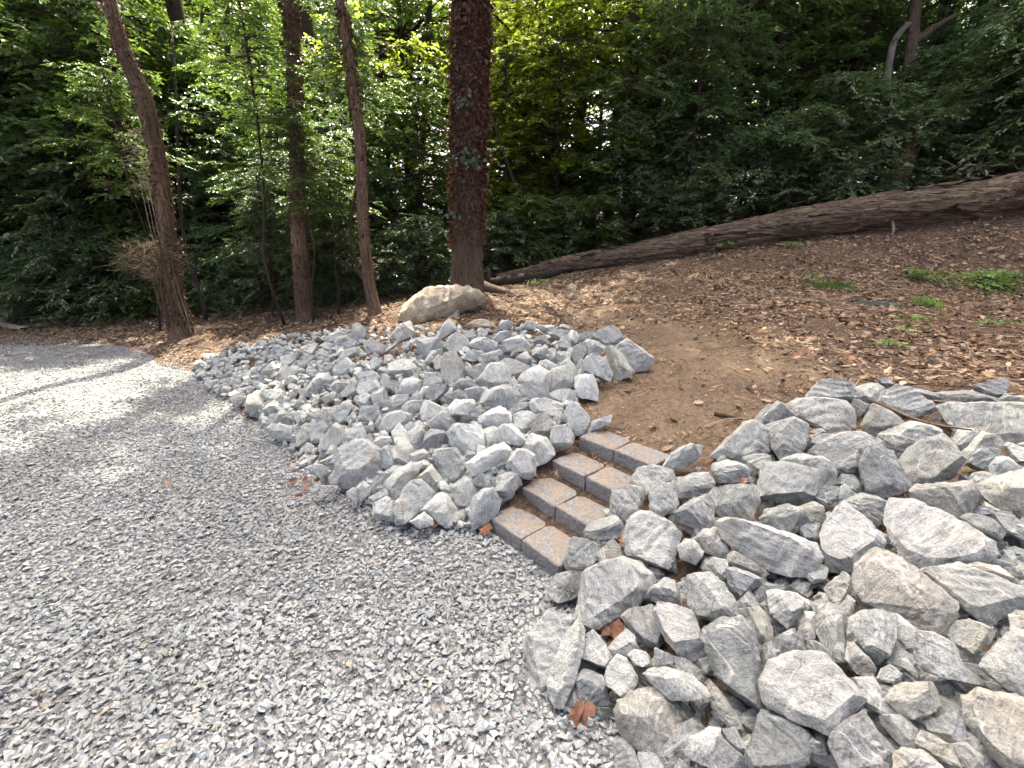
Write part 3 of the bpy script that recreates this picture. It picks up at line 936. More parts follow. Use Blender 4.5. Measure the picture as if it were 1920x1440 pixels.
rr = random.Random(11)
ROCKS = []      # (obj, px, py, area_px, tone, aspect, heap)
def pix_stats(pts):
    a = np.array(pts)
    ar = 0.5 * abs(sum(a[i][0] * a[(i + 1) % len(a)][1] - a[(i + 1) % len(a)][0] * a[i][1] for i in range(len(a))))
    ev = np.linalg.eigvalsh(np.cov(a.T))
    return a[:, 0].mean(), a[:, 1].mean(), ar, math.sqrt(ev[1] / max(ev[0], 1e-6))
TRACED = []
for heap, txt in (('near', NEAR), ('far', FAR)):
    for tone, flags, pts in parse(txt):
        px, py, ar, asp = pix_stats(pts)
        gk = (1.08 if heap == 'near' else 1.12) + 2.2 / math.sqrt(ar)
        P, C, size, area = outline_rock([(px + (a_ - px) * gk, py + (b_ - py) * gk) for a_, b_ in pts], flags, rr, PILE + (0.0 if heap == 'near' else 0.015))
        big = ar > 3500
        L = size / (16 if big else 11 if heap == 'near' else 8.5)
        me, rot = rock_mesh(P, C, size, rr, rr.choice((1, 2, 3)), 1.0, 1, L)
        o = link('rock', me, M['rock'])
        o.matrix_world = Matrix.Translation(C) @ rot.to_4x4()
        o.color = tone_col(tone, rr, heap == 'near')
        ROCKS.append([o, px, py, ar, tone, asp, heap])
        TRACED.append((px, py, math.sqrt(ar)))

# more rocks of the far heap where it thins out along the drive: thrown between the ones above
TAIL = [(362, 700), (372, 676), (450, 648), (520, 633), (600, 622), (660, 612), (640, 680), (600, 720), (560, 770), (500, 792), (430, 748)]
def inside(px, py, poly):
    c = False
    j = len(poly) - 1
    for i in range(len(poly)):
        xi, yi = poly[i]; xj, yj = poly[j]
        if (yi > py) != (yj > py) and px < (xj - xi) * (py - yi) / (yj - yi) + xi: c = not c
        j = i
    return c
def random_pts(C, size, rnd, n=13, flat=(0.6, 0.95)):
    sx, sy, sz = size * rnd.uniform(.8, 1.25), size * rnd.uniform(.65, 1.0), size * rnd.uniform(*flat)
    R = Euler((rnd.uniform(0, 6.3), rnd.uniform(-.6, .6), rnd.uniform(0, 6.3))).to_matrix()
    out = []
    for _ in range(n):
        u = Vector((rnd.gauss(0, 1), rnd.gauss(0, 1), rnd.gauss(0, 1))).normalized()
        m_ = max(abs(u.x), abs(u.y), abs(u.z))
        u = u * (0.55 + 0.45 / m_ * 0.6)
        out.append(C + R @ Vector((u.x * sx, u.y * sy, u.z * sz)) * 0.5)
    return out
tries = 0; added = 0
while added < 60 and tries < 6000:
    tries += 1
    px, py = rr.uniform(355, 665), rr.uniform(606, 795)
    if not inside(px, py, TAIL): continue
    s = rr.uniform(17, 30) * (0.75 + 0.35 * (py - 640) / 150)
    if any((px - a) ** 2 + ((py - b) * 1.25) ** 2 < ((s + c) * 0.48) ** 2 for a, b, c in TRACED): continue
    P0 = hit(px, py, PILE * 0.7)
    size = s / FPX * (P0.y * math.cos(PITCH) - (P0.z - CAMH) * math.sin(PITCH)) * 1.15
    me, rot = rock_mesh(random_pts(P0, size, rr), P0, size, rr, 1, 1.0, 1, size / 6)
    o = link('rock', me, M['rock'])
    o.matrix_world = Matrix.Translation(P0) @ rot.to_4x4()
    tone = rr.choice('wwwwgt')
    o.color = tone_col(tone, rr)
    ROCKS.append([o, px, py, s * s, tone, 1.4, 'far'])
    TRACED.append((px, py, s)); added += 1

# small rubble wedged in the gaps: too many and too hidden to pick apart
def rubble(name, poly, n, smin, smax, seed, l0=-0.1, l1=0.5, near=False):
    rd = random.Random(seed)
    var = []
    for i in range(10):
        bm = hull_bm(random_pts(Vector((0, 0, 0)), 1.0, rd, 12))
        roughen(bm, 1.0, rd, 1.0, 1, 0.42)
        bmesh.ops.triangulate(bm, faces=bm.faces[:])
        bm.verts.index_update()
        var.append((np.array([q.co[:] for q in bm.verts]), np.array([[q.index for q in f.verts] for f in bm.faces])))
        bm.free()
    Vs, Ts, Cs, base = [], [], [], 0
    x0, x1 = min(q[0] for q in poly), max(q[0] for q in poly); y0, y1 = min(q[1] for q in poly), max(q[1] for q in poly)
    k = 0
    while k < n:
        px, py = rd.uniform(x0, x1), rd.uniform(y0, y1)
        if not inside(px, py, poly): continue
        k += 1
        s = rd.uniform(smin, smax)
        P0 = hit(px, py, PILE * rd.uniform(l0, l1))
        v_, t_ = var[rd.randrange(10)]
        R = np.array(Euler((rd.uniform(0, 6.3), rd.uniform(0, 6.3), rd.uniform(0, 6.3))).to_matrix())
        Vs.append((v_ * s) @ R.T + np.array(P0)); Ts.append(t_ + base); base += len(v_)
        c = tone_col(rd.choice('gggdddbs' if near else 'wwwwwwgggt'), rd, near)[:3]  # near stones coloured darker so the gaps between rocks look shaded
        Cs.append(np.tile(np.array(c), (len(v_), 1)))
    me = mesh_np(name, np.vstack(Vs), np.vstack(Ts), smooth=False, colattr=np.vstack(Cs))
    return link(name, me, M['rubble'])
FARPOLY = [(365, 702), (372, 680), (450, 652), (560, 632), (660, 616), (760, 612), (1000, 612), (1140, 632), (1210, 668), (1180, 690), (1120, 715), (1085, 745), (1070, 800), (1040, 850), (1000, 870), (960, 920), (925, 960), (880, 985), (760, 975), (690, 935), (640, 905), (560, 860), (520, 815), (480, 780), (420, 745)]
NEARPOLY = [(1055, 1075), (1100, 1040), (1190, 950), (1290, 890), (1350, 850), (1440, 780), (1530, 730), (1700, 735), (1930, 740), (1960, 1000), (1960, 1460), (1160, 1460), (1130, 1380), (1070, 1320), (1000, 1280), (980, 1220), (1040, 1110)]
tag(rubble('rubble', FARPOLY, 2700, 0.08, 0.18, 3, 0.0, 0.72), 'small grey rubble wedged between the rocks of the far heap', 'rubble', kind='stuff')
tag(rubble('rubble', TAIL, 420, 0.10, 0.18, 13, 0.1, 0.8), 'small pale rubble in the thin tail of the far heap beside the drive', 'rubble', kind='stuff')
tag(rubble('rubble', NEARPOLY, 1400, 0.06, 0.16, 5, -0.3, 0.28, True), 'small grey rubble wedged between the rocks of the near heap', 'rubble', kind='stuff')

# labels: look first, then rank from something one can find
HAND = {  # nearest outline centre (photo pixel) -> label
    (1520, 1290): 'broad pale flat-topped rock overhanging a darker slab in the near heap',
    (1372, 1240): 'tall dark speckled rectangular rock standing upright in the near heap',
    (1215, 1352): 'rounded brownish grey rock beside the gravel at the foot of the near heap',
    (1150, 1118): 'large whitish wedge-shaped rock just below the lowest step',
    (1012, 1215): 'long greenish grey slab lying against the gravel at the near heap edge',
    (1050, 1240): 'long pale oval rock leaning on the greenish slab at the gravel edge',
    (1590, 1010): 'smooth pale kite-shaped rock in the middle of the near heap',
    (1760, 1005): 'big pale ledged slab behind the kite-shaped rock',
    (1695, 1110): 'big smooth beige rock with a rounded end below the ledged slab',
    (1820, 1110): 'long grey slab tilted down beside the beige rounded rock',
    (1445, 1025): 'long pale rock with a broken dark end left of the kite-shaped rock',
    (1840, 800): 'very long layered grey slab under the thin stick',
    (1655, 790): 'tan wedge-shaped rock wedged under the thin stick',
    (1700, 755): 'pale rock with the thin stick resting across it',
    (1560, 785): 'wide pale flat slab at the top of the near heap',
    (1400, 835): 'pale pointed rock on the dirt at the top corner of the near heap',
    (1475, 810): 'chunky pale rock resting on the pointed one by the dirt',
    (1450, 770): 'small white wedge rock perched on top of the near heap by the dirt',
    (1750, 870): 'cream-white thick rock with a sharp lower edge overhanging in the near heap',
    (1640, 880): 'upright blue and white rock with a green tint in the near heap',
    (1480, 905): 'large speckled grey boulder-like rock in the upper near heap',
    (1375, 935): 'squarish grey rock with dry leaves on top',
    (1225, 1015): 'heart-shaped whitish rock beside the steps',
    (1480, 1140): 'small heart-shaped pale rock in the hollow of the near heap',
    (1085, 1045): 'striped black and white rock touching the lowest step',
    (1300, 912): 'dark green-grey rounded rock with stripes near the top step',
    (1278, 856): 'white elongated rock at the end of the top step',
    (1720, 1305): 'beige egg-shaped rock in the lower near heap',
    (1900, 1300): 'huge layered tan-grey slab at the bottom corner of the near heap',
    (770, 945): 'large pale upright rock at the gravel foot of the far heap',
    (908, 955): 'blue-grey diamond-shaped rock next to the lowest step',
    (675, 875): 'big deeply fractured grey rock at the foot of the far heap',
    (690, 775): 'small dark cube-shaped rock in the far heap',
    (850, 695): 'tall pale rock with a tan lower half in the far heap',
    (1015, 800): 'tan pear-shaped rock close to the upper steps',
    (1185, 665): 'pale end rock of the far heap on the dirt',
    (1155, 680): 'tan-grey angular rock leaning at the dirt end of the far heap',
    (600, 755): 'yellowish block at the gravel edge of the far heap',
    (840, 610): 'white pointed rock sticking up below the boulder',
    (665, 615): 'grey peaked rock at the skyline of the far heap',
}
hand_of = {}
for (hx, hy), lab in HAND.items():
    b = min((r for r in ROCKS if r[0].name not in hand_of), key=lambda r: (r[1] - hx) ** 2 + (r[2] - hy) ** 2 - 0.02 * r[3])
    hand_of[b[0].name] = lab
LANDMARKS = {'near': [((1100, 960), 'the steps'), ((1720, 780), 'the thin stick'), ((1372, 1240), 'the tall dark rock'), ((1590, 1010), 'the kite-shaped rock'), ((1720, 1305), 'the egg-shaped rock'), ((1012, 1215), 'the greenish slab'), ((1750, 870), 'the cream-white rock')],
             'far': [((1050, 880), 'the steps'), ((830, 600), 'the tan boulder'), ((675, 875), 'the fractured rock'), ((600, 755), 'the yellowish block'), ((850, 695), 'the tall two-toned rock'), ((1185, 665), 'the end rock on the dirt'), ((770, 945), 'the large upright foot rock')]}
ORD = ['nearest', 'second nearest', 'third nearest', 'fourth nearest', 'fifth nearest', 'sixth nearest', 'seventh nearest', 'eighth nearest', 'ninth nearest', 'tenth nearest', 'eleventh nearest', 'twelfth nearest'] + ['%dth nearest' % i for i in range(13, 90)]
buckets = {}
for r in ROCKS:
    o, px, py, ar, tone, asp, heap = r
    tag(o, cat='rock', group='rocks of the %s heap' % heap)
    if o.name in hand_of:
        o['label'] = hand_of[o.name]; continue
    lm = min(LANDMARKS[heap], key=lambda q: (q[0][0] - px) ** 2 + (q[0][1] - py) ** 2)
    dist = math.hypot(lm[0][0] - px, lm[0][1] - py)
    lim = (1500, 5500) if heap == 'near' else (500, 1600)
    sz = 'small' if ar < lim[0] else 'large' if ar > lim[1] else 'medium'
    sh = 'long' if asp > 1.75 else 'angular' if asp > 1.28 else 'blocky'
    buckets.setdefault((heap, sz, TWORD[tone], sh, lm[1]), []).append((dist, o))
for (heap, sz, tw, sh, lm), lst in buckets.items():
    lst.sort(key=lambda q: q[0])
    for i, (d, o) in enumerate(lst):
        o['label'] = '%s %s %s rock %s %s, %s heap' % (sz, tw, sh, ORD[i] + ' to' if len(lst) > 1 else 'close to', lm, heap)

# ------------------------------------------------------------------ tan boulders and small field stones on the hill
def boulder(name, crop, pts, label, lift, thick, amp, rounds, rnd, mat='boulder', k=0.8):
    ox, oy, sc = CROPS[crop]
    pp = [(ox + sc * a, oy + sc * b) for a, b in pts]
    cx = sum(q[0] for q in pp) / len(pp); cyy = sum(q[1] for q in pp) / len(pp)
    P0 = hit(cx, cyy, lift)
    n = Vector((0, -0.75, 0.65)).normalized()
    Q = []
    for q in pp:
        d = pix_dir(*q); Q.append(CAM + d * ((P0 - CAM).dot(n) / d.dot(n)))
    C = sum(Q, Vector()) / len(Q)
    wid = max((a - b).length for a in Q for b in Q)
    P = list(Q)
    for kk, hh in ((0.93, 0.10), (0.78, 0.20), (0.5, 0.28)):
        P += [C + (q - C) * kk + n * hh * wid * thick for q in Q]
    P += [C + (q - C) * 0.85 - n * 0.35 * wid * thick for q in Q] + [C + (q - C) * 0.6 - n * 0.6 * wid * thick for q in Q]
    bm = hull_bm([q - C for q in P])
    roughen(bm, wid * 0.5, rnd, amp, rounds, wid / 26)
    me = bpy.data.meshes.new(name); bm.to_mesh(me); bm.free()
    me.polygons.foreach_set('use_smooth', [True] * len(me.polygons))
    o = link(name, me, M[mat], loc=C)
    return tag(o, label, 'boulder' if name == 'boulder' else 'stone')
rb = random.Random(5)
boulder('boulder', 'O', [(285, 640), (340, 520), (470, 390), (640, 300), (830, 250), (1080, 255), (1250, 300), (1400, 375), (1350, 430), (1150, 490), (980, 540), (850, 610), (700, 690), (560, 740), (400, 720)],
        'big rounded tan boulder in front of the thick trunk', 0.14, 0.62, 1.7, 1, rb)
boulder('boulder', 'O', [(850, 600), (940, 520), (1040, 525), (1030, 600), (900, 650)], 'small low tan boulder at the foot of the big rounded one', 0.03, 0.5, 0.8, 2, rb)
boulder('boulder', 'O', [(1080, 720), (1200, 640), (1330, 630), (1450, 680), (1500, 760), (1300, 790)], 'flat half-buried tan boulder just behind the far rock heap', 0.03, 0.5, 0.8, 2, rb)
for (px, py, r_), lab in (((1072, 541, 11), 'small tan stone lying on the litter by the thin end of the log'), ((935, 579, 8), 'small yellowish stone on the slope beside the boulder'),
                          ((1063, 770, 10), 'small brown stone half buried beside the far heap'), ((1088, 788, 7), 'tiny tan stone on the dirt above the steps'), ((885, 580, 9), 'small brown stone tucked under the boulder edge'), ((1140, 553, 8), 'small ochre stone on the upper slope')):
    pts = [(px + r_ * math.cos(a) * rb.uniform(.8, 1.3), py + r_ * 0.7 * math.sin(a) * rb.uniform(.8, 1.2)) for a in np.linspace(0, 5.5, 7)]
    boulder('stone', 'P', pts, lab, 0.01, 0.6, 1.2, 1, rb)

# ------------------------------------------------------------------ block steps
def block_mesh(rnd):
    bm = bmesh.new()
    L_, D_, H_ = BLK_L - 0.008, BLK_D, BLK_H
    c = 0.022
    out = [(0.0, 0.0), (L_, 0.0), (L_, D_ - c * 1.5), (L_ - c * 1.3, D_), (c * 1.3, D_), (0.0, D_ - c * 1.5)]
    lo = [bm.verts.new((x, y, 0)) for x, y in out]
    hi = [bm.verts.new((x, y, H_)) for x, y in out]
    bm.faces.new(list(reversed(lo))); bm.faces.new(hi)
    for i in range(len(out)):
        j = (i + 1) % len(out)
        bm.faces.new((lo[i], lo[j], hi[j], hi[i]))
    bmesh.ops.bevel(bm, geom=bm.edges[:], offset=0.011, segments=2, affect='EDGES', profile=0.6)
    refine(bm, 0.022, 5)
    bm.normal_update()
    so = Vector((rnd.uniform(-50, 50), rnd.uniform(-50, 50), 0))
    for q in bm.verts:
        a = noise.noise(q.co * 14 + so); b = noise.noise(q.co * 48 + so)
        front = 1.6 if q.co.y < 0.02 else 1.0
        q.co += q.normal * (0.0035 * a + 0.0022 * b) * front
    me = bpy.data.meshes.new('block'); bm.to_mesh(me); bm.free()
    me.polygons.foreach_set('use_smooth', [True] * len(me.polygons))
    me.set_sharp_from_angle(angle=math.radians(40))
    return me
steps = empty('stone_steps', STEP_O)
tag(steps, 'four-tread stairway of paired charcoal and tan concrete blocks between the rock heaps', 'steps')
rs = random.Random(2)
names4 = ['lowest tread', 'second tread', 'third tread', 'top tread']
for i in range(4):
    for j in range(2):
        o = link('block', block_mesh(rs), M['block'], parent=steps)
        o.location = SB * (i * RUN + rs.uniform(-.004, .004)) + SA * (j * BLK_L) + Vector((0, 0, i * RISE - 0.012))
        o.rotation_euler = (rs.uniform(-.028, .028), rs.uniform(-.022, .022), YAW + rs.uniform(-.025, .025))
        o['label'] = '%s concrete block of the %s' % ('far-heap-side' if j == 0 else 'near-heap-side', names4[i])
# ------------------------------------------------------------------ loose gravel: real stones as far as they can be told apart
def rot_mats(a, b, c):
    ca, sa, cb, sb, cc, sc_ = np.cos(a), np.sin(a), np.cos(b), np.sin(b), np.cos(c), np.sin(c)
    R = np.empty((len(a), 3, 3))
    R[:, 0, 0] = cc * cb; R[:, 0, 1] = cc * sb * sa - sc_ * ca; R[:, 0, 2] = cc * sb * ca + sc_ * sa
    R[:, 1, 0] = sc_ * cb; R[:, 1, 1] = sc_ * sb * sa + cc * ca; R[:, 1, 2] = sc_ * sb * ca - cc * sa
    R[:, 2, 0] = -sb; R[:, 2, 1] = cb * sa; R[:, 2, 2] = cb * ca
    return R
def pebble_variants(n, seed):
    rd = random.Random(seed); out = []
    for i in range(n):
        pts = []
        for _ in range(8):
            u = Vector((rd.gauss(0, 1), rd.gauss(0, 1), rd.gauss(0, 1))).normalized()
            pts.append(Vector((u.x * 0.56, u.y * rd.uniform(.34, .48), u.z * rd.uniform(.22, .36))))
        bm = hull_bm(pts)
        bmesh.ops.triangulate(bm, faces=bm.faces[:]); bm.verts.index_update()
        out.append((np.array([q.co[:] for q in bm.verts]), np.array([[q.index for q in f.verts] for f in bm.faces])))
        bm.free()
    return out
def scatter(name, variants, pos, R, sc, col, mat, smooth=False):
    which = rng.integers(0, len(variants), len(pos))
    Vs, Ts, Cs, base = [], [], [], 0
    for k, (v_, t_) in enumerate(variants):
        ix = np.nonzero(which == k)[0]
        if len(ix) == 0: continue
        vv = np.einsum('nij,vj->nvi', R[ix], v_) * sc[ix][:, None, None] + pos[ix][:, None, :]
        Vs.append(vv.reshape(-1, 3))
        tt = t_[None] + (np.arange(len(ix)) * len(v_))[:, None, None] + base
        Ts.append(tt.reshape(-1, 3)); base += len(ix) * len(v_)
        Cs.append(np.repeat(col[ix], len(v_), axis=0))
    me = mesh_np(name, np.vstack(Vs), np.vstack(Ts), smooth=smooth, colattr=np.vstack(Cs))
    return link(name, me, mat)

def in_view(x, y, z, margin=1.12):
    c, s = math.cos(PITCH), math.sin(PITCH)
    d = y * c - (z - CAMH) * s; u = y * s + (z - CAMH) * c
    return (d > 0.2) & (np.abs(x / d) < 960 / FPX * margin) & (np.abs(u / d) < 720 / FPX * margin)
px_, py_ = [], []
for x0, x1, y0, y1, dens in ((-2.6, 1.2, 0.55, 1.7, 4300), (-6.0, 1.2, 1.7, 2.6, 2900), (-7.5, 0.6, 2.6, 4.2, 1900), (-9.0, -0.6, 4.2, 6.6, 900), (-12.5, -4.0, 6.6, 9.0, 420)):
    n = int((x1 - x0) * (y1 - y0) * dens)
    px_.append(rng.uniform(x0, x1, n)); py_.append(rng.uniform(y0, y1, n))
gx, gy = np.concatenate(px_), np.concatenate(py_)
keep = in_view(gx, gy, 0.0 * gx)
gx, gy = gx[keep], gy[keep]
hh = hz(gx, gy)
edge = 0.02 + 0.03 * np.sin(gx * 7) * np.cos(gy * 6)
keep = hh < edge + rng.uniform(-.05, .05, len(gx))
# thin places where soil shows through
soilp = [(hit(690, 1010), .22), (hit(565, 925), .16), (hit(1290 * .75, 1280), .12), (hit(610, 900), .15), (hit(470, 790), .15)]
for q, r in soilp:
    keep &= ~((((gx - q.x) ** 2 + (gy - q.y) ** 2) < (r * rng.uniform(0.2, 1.1, len(gx))) ** 2) & (rng.uniform(0, 1, len(gx)) < 0.7))
rel = (gx - STEP_O.x) * SA.x + (gy - STEP_O.y) * SA.y; relb = (gx - STEP_O.x) * SB.x + (gy - STEP_O.y) * SB.y
keep &= ~((rel > -.01) & (rel < .60) & (relb > -.012) & (relb < 1.2))
gx, gy, hh = gx[keep], gy[keep], hh[keep]
n = len(gx)
sz = np.clip(rng.lognormal(math.log(0.0255), 0.30, n), 0.012, 0.052)
gz = np.maximum(road_z(gx, gy), hh) + sz * rng.uniform(0.02, 0.34, n)
gR = rot_mats(rng.normal(0, 0.34, n), rng.normal(0, 0.34, n), rng.uniform(0, 6.28, n))
pn = vnoise(gx[::1], gy[::1], 1.1, 4.4)
pm = vnoise(gx, gy, 4.0, 8.1)
g0 = np.clip(rng.normal(0.335, 0.030, n), 0.15, 0.42) * (1 + 0.22 * pn + 0.10 * pm)
warm = rng.normal(0, 0.018, n)
gc = np.c_[g0 * (0.945 + warm), g0 * 1.0, g0 * (0.965 - warm)]
brown = rng.uniform(0, 1, n) < 0.010 + 0.10 * np.clip(-pn - 0.25, 0, 1)
gc[brown] = gc[brown] * np.array([1.0, 0.86, 0.70])
gravel = scatter('gravel', pebble_variants(14, 4), np.c_[gx, gy, gz], gR, sz, gc, M['pebble'])
tag(gravel, 'loose pale grey crushed stone covering the drive', 'gravel', kind='stuff')

# ------------------------------------------------------------------ leaf litter, chips and twigs on the hillside
def leaf_shape(kind, rd):
    """outline fan, curled"""
    if kind == 'oval':
        o = [(0, 0), (.18, .16), (.45, .24), (.75, .16), (1, 0), (.75, -.16), (.45, -.24), (.18, -.16)]
    elif kind == 'lobed':
        o = [(0, 0), (.15, .06), (.2, .3), (.38, .14), (.5, .38), (.66, .16), (.85, .22), (1, 0), (.85, -.22), (.66, -.16), (.5, -.38), (.38, -.14), (.2, -.3), (.15, -.06)]
    elif kind == 'strip':
        o = [(0, 0), (.3, .07), (.7, .06), (1, 0), (.7, -.06), (.3, -.07)]
    else:
        o = [(0, 0), (.1, .3), (.25, .2), (.42, .5), (.52, .24), (.78, .34), (.72, .12), (1, 0), (.72, -.12), (.78, -.34), (.52, -.24), (.42, -.5), (.25, -.2), (.1, -.3)]
    k1, k2 = rd.uniform(-.5, .7), rd.uniform(-.3, .5)
    pts = [(.5, 0, 0.02)] + [(x, y, k1 * abs(y) + k2 * (x - .5) ** 2 + rd.uniform(-.04, .04)) for x, y in o]
    v_ = np.array(pts) - np.array([.5, 0, 0])
    m = len(o)
    return v_, np.array([[0, 1 + i, 1 + (i + 1) % m] for i in range(m)])
rl = random.Random(9)
LV = [leaf_shape(k, rl) for k in ('oval', 'lobed', 'star', 'strip', 'oval', 'lobed', 'strip', 'oval')]
def ground_frames(x, y, jitter):
    e = 0.05
    zx = (hz(x + e, y) - hz(x - e, y)) / (2 * e); zy = (hz(x, y + e) - hz(x, y - e)) / (2 * e)
    N = np.c_[-zx, -zy, np.ones(len(x))]; N += rng.normal(0, jitter, N.shape); N /= np.linalg.norm(N, axis=1)[:, None]
    a = rng.uniform(0, 6.28, len(x)); X = np.c_[np.cos(a), np.sin(a), 0 * a]
    X -= N * (X * N).sum(1)[:, None]; X /= np.linalg.norm(X, axis=1)[:, None]
    Y = np.cross(N, X)
    return np.stack([X, Y, N], axis=2)
def hill_points(n, xr, yr, keepf):
    x = rng.uniform(*xr, n); y = rng.uniform(*yr, n)
    z = hz(x, y)
    k = (z > 0.02) & in_view(x, y, z, 1.1) & keepf(x, y)
    return x[k], y[k], z[k]
RIGHTC = hit(1760, 640)
def dens_leaf(x, y):
    b = bare_f(x, y)
    r = np.exp(-(((x - RIGHTC.x) / 2.2) ** 2 + ((y - RIGHTC.y) / 1.8) ** 2))
    far = np.clip((y - 4.0) / 5.0, 0, 1)
    left = np.clip((-x - 1.5) / 2, 0, 1)
    return rng.uniform(0, 1, len(x)) < np.clip(0.10 + 0.75 * r + 0.35 * far + 0.5 * left, 0, 1) * (1 - 0.93 * b)
BRN = np.array([(0.10, 0.065, 0.045), (0.16, 0.108, 0.075), (0.23, 0.16, 0.11), (0.29, 0.215, 0.155), (0.19, 0.11, 0.065), (0.06, 0.042, 0.032), (0.26, 0.20, 0.155), (0.04, 0.028, 0.022)])
def make_litter(name, n, xr, yr, s0, s1, jit, seed_lab, kf=dens_leaf, var=LV, bright=1.0):
    x, y, z = hill_points(n, xr, yr, kf)
    m = len(x)
    sc = rng.uniform(s0, s1, m)
    c = BRN[rng.integers(0, len(BRN), m)] * rng.uniform(0.75, 1.2, m)[:, None] * bright * 1.45 * np.array([1.0, 0.98, 0.86])
    o = scatter(name, var, np.c_[x, y, z + 0.012 + sc * 0.10 * rng.uniform(0, 1, m)], ground_frames(x, y, jit), sc, c, M['litter'])
    return tag(o, seed_lab, 'leaves', kind='stuff')
make_litter('fallen_leaves', 24000, (-1, 7.5), (2.4, 7.5), 0.028, 0.092, 0.36, 'dry brown leaves strewn over the open slope')
make_litter('fallen_leaves', 38000, (-12, 10), (5.6, 11.5), 0.045, 0.11, 0.3, 'dry brown leaves on the floor of the wood', lambda x, y: rng.uniform(0, 1, len(x)) < (1 - .8 * bare_f(x, y)), [LV[0], LV[3], LV[4], LV[6]], 0.85)
# fine chips
CH = []
for i in range(5):
    a, b = rl.uniform(.8, 1.1), rl.uniform(.18, .5)
    v_ = np.array([(-a / 2, -b / 2, 0), (a / 2, -b / 2 * rl.uniform(.3, 1), .05), (a / 2 * .8, b / 2, 0), (-a / 2, b / 2 * rl.uniform(.4, 1), .08), (0, 0, rl.uniform(.05, .2))])
    CH.append((v_, np.array([(0, 1, 4), (1, 2, 4), (2, 3, 4), (3, 0, 4)])))
make_litter('wood_debris', 60000, (-2, 7), (2.5, 8.5), 0.010, 0.038, 0.35, 'fine wood chips and broken leaf bits over the slope', lambda x, y: rng.uniform(0, 1, len(x)) < (0.9 - 0.62 * bare_f(x, y)), CH, 1.1)
TW_ = []
for i in range(6):
    k = rl.uniform(-.12, .12); r = 0.011
    pts = [(-.5, 0, 0), (-.1, k, .02), (.2, k * .6, .0), (.5, -k * .3, .02)]
    v_, f_ = [], []
    for j, q in enumerate(pts):
        rr_ = r * (1 - .15 * j)
        for a in (0, 2.09, 4.19): v_.append((q[0], q[1] + rr_ * math.cos(a), q[2] + rr_ * math.sin(a) + .01))
    for j in range(3):
        for a in range(3):
            p0, p1, q0, q1 = j * 3 + a, j * 3 + (a + 1) % 3, j * 3 + 3 + a, j * 3 + 3 + (a + 1) % 3
            f_ += [(p0, p1, q1), (p0, q1, q0)]
    TW_.append((np.array(v_), np.array(f_)))
make_litter('twigs', 5200, (-2, 8), (2.6, 9.5), 0.12, 0.42, 0.10, 'thin dry twigs scattered on the slope', lambda x, y: rng.uniform(0, 1, len(x)) < (0.8 - 0.7 * bare_f(x, y)) * (0.35 + 0.65 * np.exp(-(((x - RIGHTC.x) / 2.6) ** 2 + ((y - RIGHTC.y) / 2.4) ** 2))), TW_, 1.0)
# pale grit on the bare soil
def grit():
    x, y, z = hill_points(9000, (-0.5, 4.5), (2.6, 6.5), lambda x, y: rng.uniform(0, 1, len(x)) < 0.15 + 0.75 * bare_f(x, y))
    m = len(x); s_ = rng.uniform(0.006, 0.018, m)
    c = np.array([(0.30, 0.23, 0.16)]) * rng.uniform(0.5, 1.3, m)[:, None]
    o = scatter('soil_crumbs', pebble_variants(5, 8), np.c_[x, y, z + .004], rot_mats(rng.uniform(0, 6, m), rng.uniform(0, 6, m), rng.uniform(0, 6, m)), s_, c, M['pebble'])
    tag(o, 'brown soil crumbs and grit on the trodden dirt', 'dirt', kind='stuff')
grit()

# ------------------------------------------------------------------ tubes
def tube(points, radii, sides=10, seed=0, rough=0.0, freq=3.0, closed=True):
    P = [Vector(q) for q in points]
    n = len(P); V, F = [], []
    prev = Vector((0.3, 1, 0.1))
    so = Vector((seed * 1.7, seed * 2.3, seed * .7))
    for i in range(n):
        t = (P[min(i + 1, n - 1)] - P[max(i - 1, 0)]).normalized()
        a = (prev - t * prev.dot(t)).normalized(); b = t.cross(a); prev = a
        for j in range(sides):
            th = 2 * math.pi * j / sides
            d = a * math.cos(th) + b * math.sin(th)
            r = radii[i]
            if rough:
                r *= 1 + rough * noise.noise(Vector((d.x * 2.2, d.y * 2.2, d.z * 2.2)) + so + P[i] * freq * 0.35) + rough * 0.6 * noise.noise(d * 5 + so - P[i] * freq)
            V.append((P[i] + d * r)[:])
    for i in range(n - 1):
        for j in range(sides):
            a, b = i * sides + j, i * sides + (j + 1) % sides
            F += [(a, b, b + sides), (a, b + sides, a + sides)]
    if closed:
        for base, c, s_ in ((0, P[0], -1), ((n - 1) * sides, P[-1], 1)):
            V.append(c[:]); k = len(V) - 1
            for j in range(sides):
                a, b = base + j, base + (j + 1) % sides
                F.append((b, a, k) if s_ < 0 else (a, b, k))
    return np.array(V), np.array(F)
def resample(pts, n):
    P = [Vector(q) for q in pts]
    out = []
    m = len(P) - 1
    for i in range(n):
        t = i / (n - 1) * m; k = min(int(t), m - 1); f = t - k
        p0, p1, p2, p3 = P[max(k - 1, 0)], P[k], P[k + 1], P[min(k + 2, m)]
        out.append(0.5 * ((2 * p1) + (p2 - p0) * f + (2 * p0 - 5 * p1 + 4 * p2 - p3) * f * f + (3 * p1 - p0 - 3 * p2 + p3) * f ** 3))
    return out
def join(parts):
    Vs, Ts, b = [], [], 0
    for v_, t_ in parts:
        Vs.append(v_); Ts.append(t_ + b); b += len(v_)
    return np.vstack(Vs), np.vstack(Ts)
def tube_obj(name, parts, mat, parent=None, origin=Vector((0, 0, 0)), loc=None, smooth=True):
    V, T = join(parts)
    V = V - np.array(origin)
    return link(name, mesh_np(name, V, T, smooth=smooth), mat, parent, loc)

